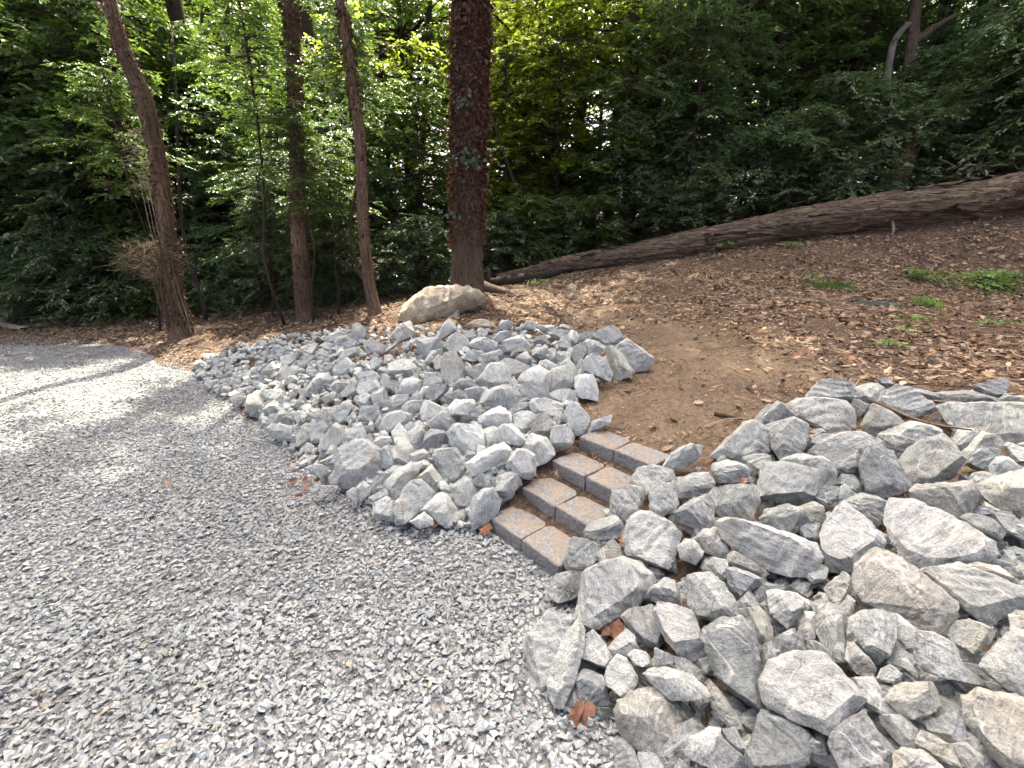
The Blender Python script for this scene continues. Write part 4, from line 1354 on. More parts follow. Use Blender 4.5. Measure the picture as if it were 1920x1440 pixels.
# ------------------------------------------------------------------ foliage
LEAF = np.array([(0, 0, 0), (.30, .5, .10), (.70, .38, .06), (1, 0, -.10), (.70, -.38, .06), (.30, -.5, .10)])
LEAFT = np.array([(0, 5, 4), (0, 4, 3), (0, 3, 2), (0, 2, 1)])
def leaves_mesh(name, base, direc, nrm, length, width, tone):
    n = len(base)
    d = direc / np.linalg.norm(direc, axis=1)[:, None]
    s = np.cross(nrm, d); s /= (np.linalg.norm(s, axis=1)[:, None] + 1e-9)
    nn = np.cross(d, s)
    V = base[:, None, :] + (d[:, None, :] * LEAF[None, :, 0:1] + nn[:, None, :] * LEAF[None, :, 2:3]) * length[:, None, None] + s[:, None, :] * LEAF[None, :, 1:2] * width[:, None, None]
    T = LEAFT[None] + (np.arange(n) * 6)[:, None, None]
    return mesh_np(name, V.reshape(-1, 3), T.reshape(-1, 3), {'tone': np.repeat(tone, 6)}, smooth=True)

def crown_data(seed, R, H, nb, spb, lps, ll, wr=0.5, droop=0.25, profile='dome', sub=0.9):
    """leafy sprays along branches that leave a central axis (0,0,0)-(0,0,H)"""
    r = np.random.default_rng(seed)
    B, D, N, LL, TT, br = [], [], [], [], [], []
    for b in range(nb):
        h = r.uniform(0.02, 1.0)
        if profile == 'dome': pr = math.sqrt(max(0.05, 1 - (h * 1.02 - 0.38) ** 2 / 0.43))
        elif profile == 'column': pr = 0.75 + 0.25 * math.sin(h * 9 + seed)
        else: pr = math.sqrt(max(0.04, 1 - h ** 2))
        az = r.uniform(0, 2 * math.pi)
        Ln = R * pr * r.uniform(0.55, 1.08)
        out = np.array([math.cos(az), math.sin(az), 0])
        p0 = np.array([0, 0, h * H * 0.92])
        rise = r.uniform(-0.05, 0.45)
        def pt(t, o=out, p=p0, L=Ln, k=rise):
            return p + o * L * t + np.array([0, 0, L * (k * t - droop * 1.6 * t * t)])
        br.append([pt(t) for t in (0, .35, .7, 1.0)])
        for s in range(spb):
            t = 1 - (1 - 0.18) * r.uniform(0, 1) ** 1.3 if s else 1.0
            q = pt(t)
            sd = az + r.normal(0, 0.85)
            spray = np.array([math.cos(sd), math.sin(sd), r.normal(-0.12, 0.22)])
            side = np.array([-math.sin(sd), math.cos(sd), 0])
            up = np.array([r.normal(0, .22), r.normal(0, .22), 1.0])
            slen = ll * r.uniform(2.6, 5.0)
            tone0 = r.uniform(0, 1)
            for l in range(lps):
                f = (l + 0.5) / lps
                sg = 1 if l % 2 else -1
                pos = q + spray * slen * f + np.array([0, 0, -droop * slen * f * f * 0.6]) + r.normal(0, ll * .12, 3)
                ang = r.uniform(0.5, 1.1) * (1 - 0.55 * f)
                dd = spray * math.cos(ang) + side * sg * math.sin(ang) + np.array([0, 0, r.normal(-.15, .22)])
                B.append(pos); D.append(dd); N.append(up + r.normal(0, .28, 3)); LL.append(ll * r.uniform(.65, 1.15)); TT.append(np.clip(0.6 * tone0 + r.normal(0.2, .2), 0, 1))
    LL = np.array(LL)
    return np.array(B), np.array(D), np.array(N), LL, LL * wr * r.uniform(.85, 1.15, len(LL)), np.array(TT), br
CROWN = {}
def crown(key, mat, stem_mat='twig_dark', rad=0.02, **kw):
    B, D, N, L_, W_, T_, br = crown_data(**kw)
    me = leaves_mesh('foliage', B, D, N, L_, W_, T_)
    me.materials.append(M[mat])
    parts = []
    Hh = kw['H']
    parts.append(tube([(0, 0, -0.05), (0.02, 0.01, Hh * .5), (0, 0.03, Hh * 0.95)], [rad * 1.6, rad * 1.1, rad * .3], 6, closed=False))
    for b in br: parts.append(tube(b, [rad * .55, rad * .42, rad * .28, rad * .12], 3, closed=False))
    V, T = join(parts)
    mb = mesh_np('branches', V, T, smooth=True); mb.materials.append(M[stem_mat])
    CROWN[key] = (me, mb)
crown('bush_a', 'leaf_dark', seed=1, R=1.15, H=1.9, nb=85, spb=10, lps=10, ll=0.075, wr=0.52, droop=.28, profile='low')
crown('bush_b', 'leaf', seed=2, R=1.2, H=2.1, nb=85, spb=10, lps=10, ll=0.07, wr=0.5, droop=.22, profile='low')
crown('bush_long', 'leaf_dark', seed=3, R=1.5, H=2.2, nb=80, spb=10, lps=12, ll=0.085, wr=0.36, droop=.30, profile='low')
crown('bush_fine', 'leaf_dark', seed=31, R=1.1, H=1.7, nb=90, spb=11, lps=10, ll=0.045, wr=0.5, droop=.2, profile='low')
crown('sapling_a', 'leaf', seed=4, R=1.55, H=4.2, nb=110, spb=10, lps=10, ll=0.085, wr=0.5, droop=.2, profile='column', rad=.03)
crown('sapling_b', 'leaf_lit', seed=5, R=1.6, H=4.0, nb=100, spb=10, lps=9, ll=0.09, wr=0.55, droop=.25, profile='column', rad=.03)
crown('sapling_c', 'leaf_dark', seed=6, R=1.6, H=4.0, nb=110, spb=10, lps=10, ll=0.085, wr=0.5, droop=.25, profile='column', rad=.03)
crown('canopy_a', 'leaf_lit', seed=7, R=4.0, H=6.5, nb=90, spb=11, lps=9, ll=0.16, wr=0.62, droop=.15, profile='dome', rad=.09)
crown('canopy_thin', 'leaf_lit', seed=17, R=4.0, H=6.0, nb=62, spb=7, lps=7, ll=0.15, wr=0.6, droop=.15, profile='dome', rad=.07)
crown('canopy_b', 'leaf', seed=8, R=4.2, H=6.0, nb=95, spb=12, lps=10, ll=0.15, wr=0.6, droop=.15, profile='dome', rad=.09)

GROUPS = {'shrub': 'shrubs along the edge of the wood', 'tree': 'slender trees of the wood', 'tall_tree': 'tall trees of the wood'}
LABN = {}
def uniq(lab):
    LABN[lab] = LABN.get(lab, 0) + 1
    return lab
def plant(name, key, x, y, scale, rz, label, sz=1.0, zoff=0.0, cat='shrub', group=None, stemh=0.0, tilt=(0, 0)):
    """shrub or small tree: foliage + branches (+ a bare stem below the crown)"""
    z = hz1(x, y)
    r = empty(name, (x, y, z - 0.03))
    me, mb = CROWN[key]
    for nm, m_ in (('foliage', me), ('branches', mb)):
        o = bpy.data.objects.new(nm, m_)
        COL.objects.link(o); o.parent = r
        o.location = (0, 0, stemh + zoff); o.rotation_euler = (tilt[0], tilt[1], rz); o.scale = (scale, scale, scale * sz)
    if stemh > 0.3:
        rd = 0.008 + 0.0035 * stemh + 0.014 * scale - (0.004 if scale < .7 else 0)
        v_, t_ = tube(resample([(random.uniform(-.3, .3) * stemh * .4, random.uniform(-.2, .2) * stemh * .3, -.1), (random.uniform(-.08, .08) * stemh, random.uniform(-.05, .05), stemh * .35), (random.uniform(-.06, .06) * stemh, 0, stemh * .7), (0, 0, stemh + .15)], 9), np.linspace(rd * 1.25, rd * .7, 9), 7, random.random() * 9, .12)
        link('trunk', mesh_np('trunk', v_, t_, smooth=True), M['bark_dark'], r)
    tag(r, label, cat, group)
    return r
# ------------------------------------------------------------------ the trees one can tell apart
rt = random.Random(21)
def trunk_path(pix, base, extra=None):
    """pixel path of a trunk in the upright plane through its base"""
    out = []
    for px, py in pix:
        d = pix_dir(px, py); out.append(CAM + d * (base.y / d.y))
    if extra:
        last = out[-1]; prev = out[-2]
        for dz in extra:
            k = dz / max((last - prev).normalized().z, 0.3)
            out.append(last + (last - prev).normalized() * k * 0.35 + Vector((0, 0, dz * 0.65)))
    return out
def named_tree(pix, halfpx, label, barkm, sides, rough, extra=(2, 5, 8), lift=0.0, top_r=0.55, freq=3.0, rings=46, flare=0.25, crowns=()):
    base = hit(*pix[0]); base.z = max(hz1(base.x, base.y), 0) 
    path = trunk_path(pix, base, extra)
    dd = base.y * math.cos(PITCH) - (base.z - CAMH) * math.sin(PITCH)
    rad = [h / FPX * (q.y * math.cos(PITCH) - (q.z - CAMH) * math.sin(PITCH)) for h, q in zip(halfpx, path)]
    while len(rad) < len(path): rad.append(rad[-1] * (top_r ** (1 / max(1, len(extra)))))
    path = [path[0] - Vector((0, 0, .15))] + path; rad = [rad[0] * (1 + flare)] + rad
    P = resample(path, rings); R = [v_.x for v_ in resample([(r, 0, 0) for r in rad], rings)]
    root = empty('tree', base)
    V, T = tube(P, R, sides, rt.random() * 20, rough, freq)
    tr = link('trunk', mesh_np('trunk', V - np.array(base), T, smooth=True), M[barkm], root)
    for key, off, sc in crowns:
        me, mb = CROWN[key]
        for nm, m_ in (('crown', me), ('limbs', mb)):
            o = bpy.data.objects.new(nm, m_); COL.objects.link(o); o.parent = root
            o.location = Vector((P[-1].x + off[0], P[-1].y + off[1], off[2])) - base; o.rotation_euler = (0, 0, rt.uniform(0, 6)); o.scale = (sc,) * 3
    tag(root, label, 'tree')
    return root, base, P, R

def stick_leaves(root, base, P, R, i0, i1, n, size, mat, name, seed, spread=1.0, density=None):
    r = np.random.default_rng(seed)
    idx = r.uniform(i0, i1, n)
    if density is not None:
        idx = idx[r.uniform(0, 1, n) < density((idx - i0) / (i1 - i0))]
    n = len(idx)
    k = idx.astype(int); f = idx - k
    PA = np.array([q[:] for q in P]); RA = np.array(R)
    c = PA[k] * (1 - f)[:, None] + PA[np.minimum(k + 1, len(P) - 1)] * f[:, None]
    rad = RA[k]
    a = r.uniform(0, 2 * np.pi, n)
    out = np.c_[np.cos(a), np.sin(a), np.zeros(n)]
    pos = c + out * (rad * r.uniform(0.97, 1.0 + 0.22 * spread, n))[:, None]
    d = np.c_[r.normal(0, .5, n), r.normal(0, .5, n), -np.abs(r.normal(.8, .5, n))] + out * r.uniform(.0, .7, n)[:, None]
    nr = out + r.normal(0, .5, (n, 3))
    L_ = size * r.uniform(.6, 1.3, n)
    me = leaves_mesh(name, pos - np.array(base), d, nr, L_, L_ * r.uniform(.4, .8, n), r.uniform(0, 1, n))
    return link(name, me, M[mat], root)

# thick trunk wrapped in dead ivy
root, base, P, R = named_tree([(878, 548), (877, 520), (876, 480), (876, 400), (879, 250), (882, 100), (883, -10)], [36, 30, 28.5, 27.5, 28, 29, 28],
    'thick straight trunk wrapped in dead reddish ivy behind the boulder', 'bark_grey', 34, .07, (2, 4, 7), freq=2.2, rings=60, flare=.25, crowns=(('canopy_thin', (0.6, 3.0, 8.8), 0.9), ('canopy_b', (0.8, 3.0, 14.5), 1.0)))
def find_i(P, z):
    return min(range(len(P)), key=lambda i: abs(P[i].z - z))
z430 = (CAM + pix_dir(876, 470) * (base.y / pix_dir(876, 470).y)).z
z0 = (CAM + pix_dir(876, -60) * (base.y / pix_dir(876, -60).y)).z
stick_leaves(root, base, P, R, find_i(P, z430), find_i(P, z0), 17000, 0.062, 'ivy_dead', 'dead_ivy', 4, 1.0, lambda f: np.clip(f * 2.4, 0.03, 1))
stick_leaves(root, base, P, R, find_i(P, z430) + 6, find_i(P, z0), 900, 0.085, 'ivy_dead', 'hanging_dead_ivy', 14, 2.6, None)
for px, py, n in ((872, 185, 14), (885, 300, 18), (862, 292, 12), (846, 400, 10), (893, 312, 10)):
    d = pix_dir(px, py); c = CAM + d * ((base.y - 0.42) / d.y)
    r = np.random.default_rng(px + py)
    B = np.array(c[:]) - np.array(base) + r.normal(0, .08, (n, 3)) * np.array([1, .35, .8])
    L_ = r.uniform(.06, .10, n)
    link('green_ivy', leaves_mesh('green_ivy', B, np.c_[r.normal(0, .6, n), -np.abs(r.normal(.3, .2, n)), r.normal(-.6, .3, n)], np.c_[r.normal(0, .3, n), -np.ones(n), r.normal(.5, .2, n)], L_, L_ * .7, r.uniform(0, 1, n)), M['ivy_green'], root)
def vines(root, base, P, R, i0, i1, n, rad, mat, seed, turn=1.5, off=1.02, name='vine'):
    r = random.Random(seed)
    for _ in range(n):
        a = r.uniform(0, 6.28); w_ = r.uniform(-turn, turn)
        k0 = r.randrange(i0, max(i0 + 1, i1 - 8)); k1 = min(i1, k0 + r.randrange(8, 26))
        pts, rads = [], []
        for k in range(k0, k1):
            a += w_ / 22 + r.uniform(-.12, .12)
            q = P[k] + Vector((math.cos(a), math.sin(a), 0)) * R[k] * off * r.uniform(.97, 1.06)
            pts.append(q); rads.append(rad * r.uniform(.7, 1.1))
        if len(pts) > 3:
            tube_obj(name, [tube(resample(pts, len(pts) * 2), np.interp(np.linspace(0, 1, len(pts) * 2), np.linspace(0, 1, len(pts)), rads), 5, closed=False)], M[mat], root, base)
vines(root, base, P, R, 6, 40, 9, 0.012, 'twig', 3)

# leaning reddish trunk by the drive
rootL, baseL, PL, RL = named_tree([(345, 632), (336, 590), (326, 540), (311, 412), (296, 300), (270, 187), (232, 94), (204, -5)], [23, 16, 14, 12.5, 12.5, 13, 12, 11],
    'leaning reddish trunk with shaggy vines standing beside the gravel drive', 'bark_red', 20, .12, (2, 4, 6), freq=2.5, rings=56, flare=.3, crowns=(('canopy_b', (-1.0, 4.0, 20.0), 0.9),))
vines(rootL, baseL, PL, RL, 6, 38, 26, 0.008, 'twig', 5, 2.5, 1.05)
stick_leaves(rootL, baseL, PL, RL, 8, 44, 1500, 0.05, 'ivy_dead', 'dead_ivy', 8, .8)
# middle trunk half hidden in leaves
rootM, baseM, PM, RM = named_tree([(574, 600), (566, 540), (559, 394), (557, 262), (555, 187), (547, 60), (543, -10)], [17, 14.5, 13.5, 13, 13, 12, 11],
    'straight brown trunk between the leaning tree and the slim one', 'bark_red', 20, .10, (2, 5, 7), freq=2.5, rings=50, flare=.35, crowns=(('canopy_b', (0.6, 3.0, 16.0), 0.95),))
stick_leaves(rootM, baseM, PM, RM, 8, 40, 2200, 0.05, 'ivy_dead', 'dead_ivy', 9, 1.0)
vines(rootM, baseM, PM, RM, 4, 36, 8, 0.009, 'twig', 6)
# slim curved trunk
rootS, baseS, PS, RS = named_tree([(704, 590), (694, 540), (682, 431), (675, 262), (660, 150), (645, 37), (636, -10)], [13, 10.5, 10, 10, 9.5, 9, 8.5],
    'slim slightly curved tan trunk next to the boulder', 'bark_red', 18, .10, (2, 4, 6), freq=2.5, rings=50, flare=.25, crowns=(('canopy_thin', (0.8, 3.6, 13.0), 0.85),))
stick_leaves(rootS, baseS, PS, RS, 14, 42, 1100, 0.05, 'ivy_dead', 'dead_ivy', 10, 1.0)

def snag(name, pix, halfpx, t, label, mat, rings=24, sides=12):
    pts = [at(px, py, t) for px, py in pix]
    base = pts[0].copy()
    zg = hz1(base.x, base.y)
    R = [h / FPX * t for h in halfpx]
    if base.z - zg > 0.2:
        pts = [Vector((base.x + (base.x - pts[1].x) * .4, base.y, zg - .1))] + pts; R = [R[0] * 1.2] + R
        base = Vector((pts[0].x, pts[0].y, zg))
    root = empty(name, base)
    P_ = resample(pts, rings); Rr = [q.x for q in resample([(x, 0, 0) for x in R], rings)]
    V, T = tube(P_, Rr, sides, t, .12, 2.5)
    link('trunk', mesh_np('trunk', V - np.array(base), T, smooth=True), M[mat], root)
    tag(root, label, 'tree')
    return root, base
snag('tree', [(139, 260), (128, 195), (112, 100), (96, 20), (88, -30)], [6.5, 6, 5.5, 5, 4.5], 13.5, 'pale bare dead trunk high among the leaves beside the drive', 'bark_pale')
r6, b6 = snag('tree', [(1692, 310), (1700, 180), (1710, 75), (1717, 0), (1722, -60)], [12, 10, 9, 8.5, 8], 10.2, 'grey forked trunk rising out of the big shrub behind the log', 'bark_grey')
V, T = tube(resample([at(1708, 82, 10.2), at(1728, 70, 10.1), at(1752, 52, 10.0), at(1790, 30, 10.0)], 12), np.linspace(.11, .06, 12), 10, 3, .1)
link('limb', mesh_np('limb', V - np.array(b6), T, smooth=True), M['bark_grey'], r6)
V, T = tube(resample([at(1704, 46, 10.2), at(1690, 58, 10.1), at(1674, 86, 10.0), at(1664, 150, 10.0), at(1660, 195, 10.0)], 14), np.linspace(.06, .075, 14), 10, 5, .1)
link('limb', mesh_np('limb', V - np.array(b6), T, smooth=True), M['bark_pale'], r6)
snag('tree', [(1664, 380), (1676, 345), (1697, 305), (1712, 260), (1722, 200)], [22, 20, 15, 12, 9], 9.0, 'stout leaning brown trunk base just behind the log', 'bark_red')
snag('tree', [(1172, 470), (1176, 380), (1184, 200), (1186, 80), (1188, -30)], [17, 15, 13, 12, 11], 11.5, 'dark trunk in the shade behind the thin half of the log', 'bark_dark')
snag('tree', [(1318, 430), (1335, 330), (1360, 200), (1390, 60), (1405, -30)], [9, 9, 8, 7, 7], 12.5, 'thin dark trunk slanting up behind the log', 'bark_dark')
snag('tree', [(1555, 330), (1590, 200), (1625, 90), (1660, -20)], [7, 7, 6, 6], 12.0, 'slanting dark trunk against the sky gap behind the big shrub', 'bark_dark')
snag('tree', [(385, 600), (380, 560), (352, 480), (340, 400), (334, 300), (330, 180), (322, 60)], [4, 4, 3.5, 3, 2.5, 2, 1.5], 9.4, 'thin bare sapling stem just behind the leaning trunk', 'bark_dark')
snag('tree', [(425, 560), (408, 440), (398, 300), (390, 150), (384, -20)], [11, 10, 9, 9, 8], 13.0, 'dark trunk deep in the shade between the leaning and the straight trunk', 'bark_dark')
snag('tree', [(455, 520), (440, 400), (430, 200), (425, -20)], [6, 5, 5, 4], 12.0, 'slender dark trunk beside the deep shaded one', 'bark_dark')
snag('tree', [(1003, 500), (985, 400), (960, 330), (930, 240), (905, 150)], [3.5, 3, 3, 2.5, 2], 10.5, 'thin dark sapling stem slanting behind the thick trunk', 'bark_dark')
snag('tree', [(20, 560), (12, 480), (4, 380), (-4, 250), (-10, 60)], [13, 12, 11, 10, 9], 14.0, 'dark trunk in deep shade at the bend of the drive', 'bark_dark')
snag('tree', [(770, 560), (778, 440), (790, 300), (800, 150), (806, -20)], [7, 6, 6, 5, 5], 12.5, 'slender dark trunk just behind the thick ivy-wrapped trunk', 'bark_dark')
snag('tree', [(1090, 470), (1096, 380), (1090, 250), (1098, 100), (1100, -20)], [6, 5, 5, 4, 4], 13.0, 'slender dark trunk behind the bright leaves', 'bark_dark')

# ------------------------------------------------------------------ tall trees that shade the place
tt = random.Random(33)
def tall_tree(x, y, hb, key, sc, label, r0=.17):
    z = hz1(x, y)
    root = empty('tree', (x, y, z))
    top = hb - z
    V, T = tube(resample([(0, 0, -.2), (tt.uniform(-.2, .2), 0, top * .35), (tt.uniform(-.4, .4), .1, top * .75), (0, 0, top + 2.0 * sc)], 16), np.linspace(r0 * 1.2, r0 * .5, 16), 12, tt.random() * 9, .1)
    link('trunk', mesh_np('trunk', V, T, smooth=True), M['bark_dark'], root)
    me, mb = CROWN[key]
    for nm, m_ in (('crown', me), ('limbs', mb)):
        o = bpy.data.objects.new(nm, m_); COL.objects.link(o); o.parent = root
        o.location = (0, 0, top); o.rotation_euler = (0, 0, tt.uniform(0, 6)); o.scale = (sc,) * 3
    tag(root, label, 'tree', GROUPS['tall_tree'])
    return root
TALL = [(-16.5, 13.5, 22.5, 'canopy_a', 1.0), (-12.3, 13.2, 22.3, 'canopy_b', 1.0), (-8.9, 13.8, 23.3, 'canopy_a', 1.0), (-5.4, 13.4, 22.0, 'canopy_b', 1.0), (-21, 14, 23, 'canopy_b', 1.05),
        (-15.5, 17.0, 5.4, 'canopy_b', .9), (-11.2, 17.2, 5.4, 'canopy_b', .9), (-7.2, 17.0, 5.6, 'canopy_b', .9), (-3.6, 16.5, 5.8, 'canopy_b', .85), (-20, 18, 5.4, 'canopy_b', 1.0),
        (-9, 22, 8.5, 'canopy_b', 1.2), (-15, 23, 8.5, 'canopy_b', 1.2), (-4.5, 22, 8.5, 'canopy_a', 1.1), (-22, 24, 9, 'canopy_b', 1.3),
        (0.2, 18, 7.0, 'canopy_a', 1.05), (3.8, 13.2, 8.6, 'canopy_a', .9), (4.6, 14.2, 14.5, 'canopy_b', 1.0), (7.6, 13.6, 9.0, 'canopy_b', .95), (8.6, 15, 15.5, 'canopy_b', 1.05), (4.0, 19, 8.0, 'canopy_a', 1.1), (8.5, 19, 8.0, 'canopy_b', 1.1), (12, 14, 9.5, 'canopy_b', 1.0),
        (13, 19, 9.0, 'canopy_b', 1.2), (2.0, 25, 9, 'canopy_a', 1.3), (9.0, 26, 10, 'canopy_b', 1.3), (16, 26, 10, 'canopy_b', 1.3),
        (-9.5, 33, 8, 'canopy_a', 1.5), (-20, 33, 8, 'canopy_b', 1.5), (0, 35, 9, 'canopy_a', 1.5), (10, 35, 10, 'canopy_b', 1.5), (20, 35, 10, 'canopy_a', 1.5)]
ORDW = ['first', 'second', 'third', 'fourth', 'fifth', 'sixth', 'seventh', 'eighth', 'ninth', 'tenth', 'eleventh', 'twelfth', 'thirteenth', 'fourteenth', 'fifteenth', 'sixteenth', 'seventeenth', 'eighteenth', 'nineteenth', 'twentieth'] + ['%d%s' % (i, 'st' if i % 10 == 1 and i != 111 else 'nd' if i % 10 == 2 and i != 112 else 'rd' if i % 10 == 3 and i != 113 else 'th') for i in range(21, 160)]
TALL.sort(key=lambda q: q[0] / q[1])
for i, (x, y, hb, key, sc) in enumerate(TALL):
    tall_tree(x, y, hb, key, sc, 'tall tree with high leafy crown, %s across the wood counted from the drive' % ORDW[i], .14 + .05 * sc)

# ------------------------------------------------------------------ shrubs and saplings of the wood edge
def at_px(px, t): return ((px - 960) / FPX * t, t * 1.02)
layout = []
# low shrubs along the wood edge, drive side to the thick trunk
for px, t, key, sc in [(-60, 12.5, 'bush_a', 1.2), (30, 12.8, 'bush_b', 1.15), (70, 11.0, 'bush_a', 1.05), (150, 10.6, 'bush_long', 1.15), (225, 10.5, 'bush_a', 1.1), (300, 10.9, 'bush_b', 1.0), (375, 10.8, 'bush_a', .85),
                       (450, 10.6, 'bush_a', .9), (520, 10.3, 'bush_fine', 1.0), (600, 10.1, 'bush_a', .75), (650, 9.4, 'bush_fine', .75), (740, 9.6, 'bush_fine', .9), (800, 10.0, 'bush_a', .95), (940, 10.6, 'bush_fine', .95), (985, 11.2, 'bush_b', 1.0),
                       (1050, 11.0, 'bush_fine', 1.0), (1115, 10.6, 'bush_b', .8)]:
    layout.append(('shrub', key, px, t, sc, 0, 1.0))
n_edge = len(layout)
# behind the log
for px, t, key, sc, zo in [(1230, 10.6, 'bush_fine', .9, 0), (1300, 10.2, 'bush_fine', 1.0, 0), (1360, 10.4, 'bush_a', 1.0, .3), (1450, 10.0, 'bush_long', 1.0, .1), (1510, 10.3, 'bush_long', 1.05, .5), (1590, 10.0, 'bush_long', 1.0, .1), (1660, 11.0, 'bush_a', 1.2, .6),
                           (1780, 9.6, 'bush_long', 1.25, .4), (1860, 9.0, 'bush_long', 1.2, .8), (1940, 8.8, 'bush_long', 1.3, .6), (2040, 9.2, 'bush_long', 1.4, .8), (1850, 10.5, 'bush_long', 1.4, 1.7), (1990, 10.2, 'bush_long', 1.4, 2.0)]:
    layout.append(('shrub', key, px, t, sc, zo, 1.0))
n_log = len(layout)
# saplings
for px, t, key, sc, st in [(-130, 12.4, 'sapling_a', 1.9, 1.5), (-40, 12.7, 'sapling_a', 2.0, 1.6), (20, 12.3, 'sapling_c', 1.8, 1.2), (75, 12.4, 'sapling_c', 1.9, 1.6), (140, 12.8, 'sapling_a', 2.0, 1.8), (190, 14.0, 'sapling_a', 2.0, 1.8), (255, 12.2, 'sapling_c', 1.8, 1.5), (330, 12.6, 'sapling_a', 1.9, 1.6), (400, 13.6, 'sapling_a', 1.4, 1.4),
                           (470, 12.0, 'sapling_c', 1.1, 1.2), (505, 14.5, 'sapling_b', 1.3, 1.4), (560, 11.0, 'sapling_a', 1.0, 1.0), (610, 9.3, 'sapling_c', .62, 1.1), (640, 8.5, 'sapling_a', .5, 1.3), (515, 8.9, 'sapling_c', .5, 1.2), (592, 7.75, 'sapling_a', .42, 1.9), (530, 7.9, 'sapling_a', .6, 3.3), (690, 8.0, 'sapling_c', .5, 3.4), (290, 9.0, 'sapling_a', .6, 2.6), (640, 12.0, 'sapling_a', 1.15, 1.2), (700, 11.0, 'sapling_c', .9, .9), (745, 13.0, 'sapling_b', 1.3, 1.4), (800, 11.6, 'sapling_a', 1.0, .9),
                           (950, 12.6, 'sapling_b', 1.15, 1.0), (1000, 14.0, 'sapling_b', 1.4, 1.8), (1040, 12.4, 'sapling_b', 1.1, 1.2), (1110, 13.4, 'sapling_b', 1.3, 1.4), (1150, 11.6, 'sapling_c', .85, 1.0), (1200, 12.6, 'sapling_c', 1.15, 1.2), (1270, 11.8, 'sapling_c', 1.0, 1.4), (1340, 12.8, 'sapling_c', 1.2, 1.2),
                           (1420, 13.5, 'sapling_a', 1.3, 1.4), (1500, 14.5, 'sapling_c', 1.4, 1.6), (1640, 13.0, 'sapling_c', 1.2, .6), (1760, 12.6, 'sapling_c', 1.2, 1.0), (1880, 12.0, 'sapling_c', 1.2, 1.4), (2000, 12.0, 'sapling_c', 1.3, 1.4)]:
    layout.append(('sapling', key, px, t, sc, st, 1.0))
n_sap = len(layout)
# second and third ranks, closing the wood
back = []
for k in range(15):
    back.append((-250 + k * 160 + tt.uniform(-40, 40), tt.uniform(16, 19), tt.choice(['sapling_a', 'sapling_b', 'sapling_c']), tt.uniform(1.5, 1.9), tt.uniform(.6, 1.6)))
for k in range(10):
    back.append((-200 + k * 235 + tt.uniform(-50, 50), tt.uniform(22, 27), tt.choice(['sapling_a', 'sapling_a', 'sapling_c']), tt.uniform(2.2, 2.7), tt.uniform(.2, 1.0)))
for k in range(20):
    back.append((-220 + k * 120 + tt.uniform(-30, 30), tt.uniform(13.5, 17), tt.choice(['bush_a', 'bush_b', 'bush_fine']), tt.uniform(1.5, 2.0), 0.05))
for k in range(13):
    back.append((-220 + k * 185 + tt.uniform(-30, 30), tt.uniform(20, 26), tt.choice(['bush_a', 'bush_b']), tt.uniform(2.4, 3.0), 0.05))
back.sort(key=lambda q: q[0])
cnt = {'e': 0, 'l': 0, 's': 0}
KW = {'bush_a': 'dark glossy shrub', 'bush_b': 'mid-green shrub', 'bush_long': 'drooping narrow-leaved shrub', 'bush_fine': 'small-leaved shrub', 'sapling_a': 'green sapling', 'sapling_b': 'sunlit yellow-green sapling', 'sapling_c': 'dark green sapling'}
for i, (typ, key, px, t, sc, zo, szz) in enumerate(layout):
    x, y = at_px(px, t)
    if typ == 'shrub' and i < n_edge:
        cnt['e'] += 1; lab = '%s, %s along the wood edge counted from the drive' % (KW[key], ORDW[cnt['e'] - 1])
        plant('shrub', key, x, y, sc, tt.uniform(0, 6), lab, 1.0, 0, 'shrub', GROUPS['shrub'], zo)
    elif typ == 'shrub':
        cnt['l'] += 1; lab = '%s, %s behind the log counted from its thin end' % (KW[key], ORDW[cnt['l'] - 1])
        plant('shrub', key, x, y, sc, tt.uniform(0, 6), lab, 1.0, 0, 'shrub', 'shrubs behind the fallen log', zo)
    else:
        cnt['s'] += 1; lab = '%s, %s among the saplings counted from the drive' % (KW[key], ORDW[cnt['s'] - 1])
        plant('tree', key, x, y, sc, tt.uniform(0, 6), lab, 1.0, 0, 'tree', GROUPS['tree'], zo)
for i, (px, t, key, sc, st) in enumerate(back):
    x, y = at_px(px, t)
    plant('tree', key, x, y, sc, tt.uniform(0, 6), 'leafy tree deep in the wood, %s counted from the drive' % ORDW[i], 1.0, 0, 'tree', 'trees deep in the wood', st)

# ------------------------------------------------------------------ fallen log
lb = [hit(px, py) for px, py in [(930, 536), (1000, 522), (1060, 510), (1200, 492), (1400, 460), (1600, 433), (1800, 409), (1960, 393), (2080, 380)]]
lr = [10, 12, 15, 19, 25, 30, 34, 38, 40]
LP, LR = [], []
for q, h in zip(lb, lr):
    dd = q.y * math.cos(PITCH) - (q.z - CAMH) * math.sin(PITCH)
    r = h / FPX * dd
    LP.append(q + Vector((0, 0.25 * r, 0.78 * r))); LR.append(r)
LN = 130
P = resample(LP, LN); R = [q.x for q in resample([(r, 0, 0) for r in LR], LN)]
V, F = [], []
sides = 64
prev = Vector((0, 0, 1))
for i in range(LN):
    t = (P[min(i + 1, LN - 1)] - P[max(i - 1, 0)]).normalized()
    a = (prev - t * prev.dot(t)).normalized(); b = t.cross(a); prev = a
    s = i / LN * 11.0
    for j in range(sides):
        th = 2 * math.pi * j / sides
        d = a * math.cos(th) + b * math.sin(th)
        tw = th + 0.10 * s
        ridg = noise.noise(Vector((math.cos(tw) * 3.4, math.sin(tw) * 3.4, s * 0.5)))
        fine = noise.noise(Vector((math.cos(tw) * 9, math.sin(tw) * 9, s * 1.3)))
        low = noise.noise(Vector((math.cos(th) * 1.0, math.sin(th) * 1.0, s * 0.55 + 7)))
        r = R[i] * (1 + 0.26 * low + 0.10 * (1 - 2.2 * abs(ridg)) + 0.13 * ridg + 0.16 * fine)
        V.append((P[i] + d * r)[:])
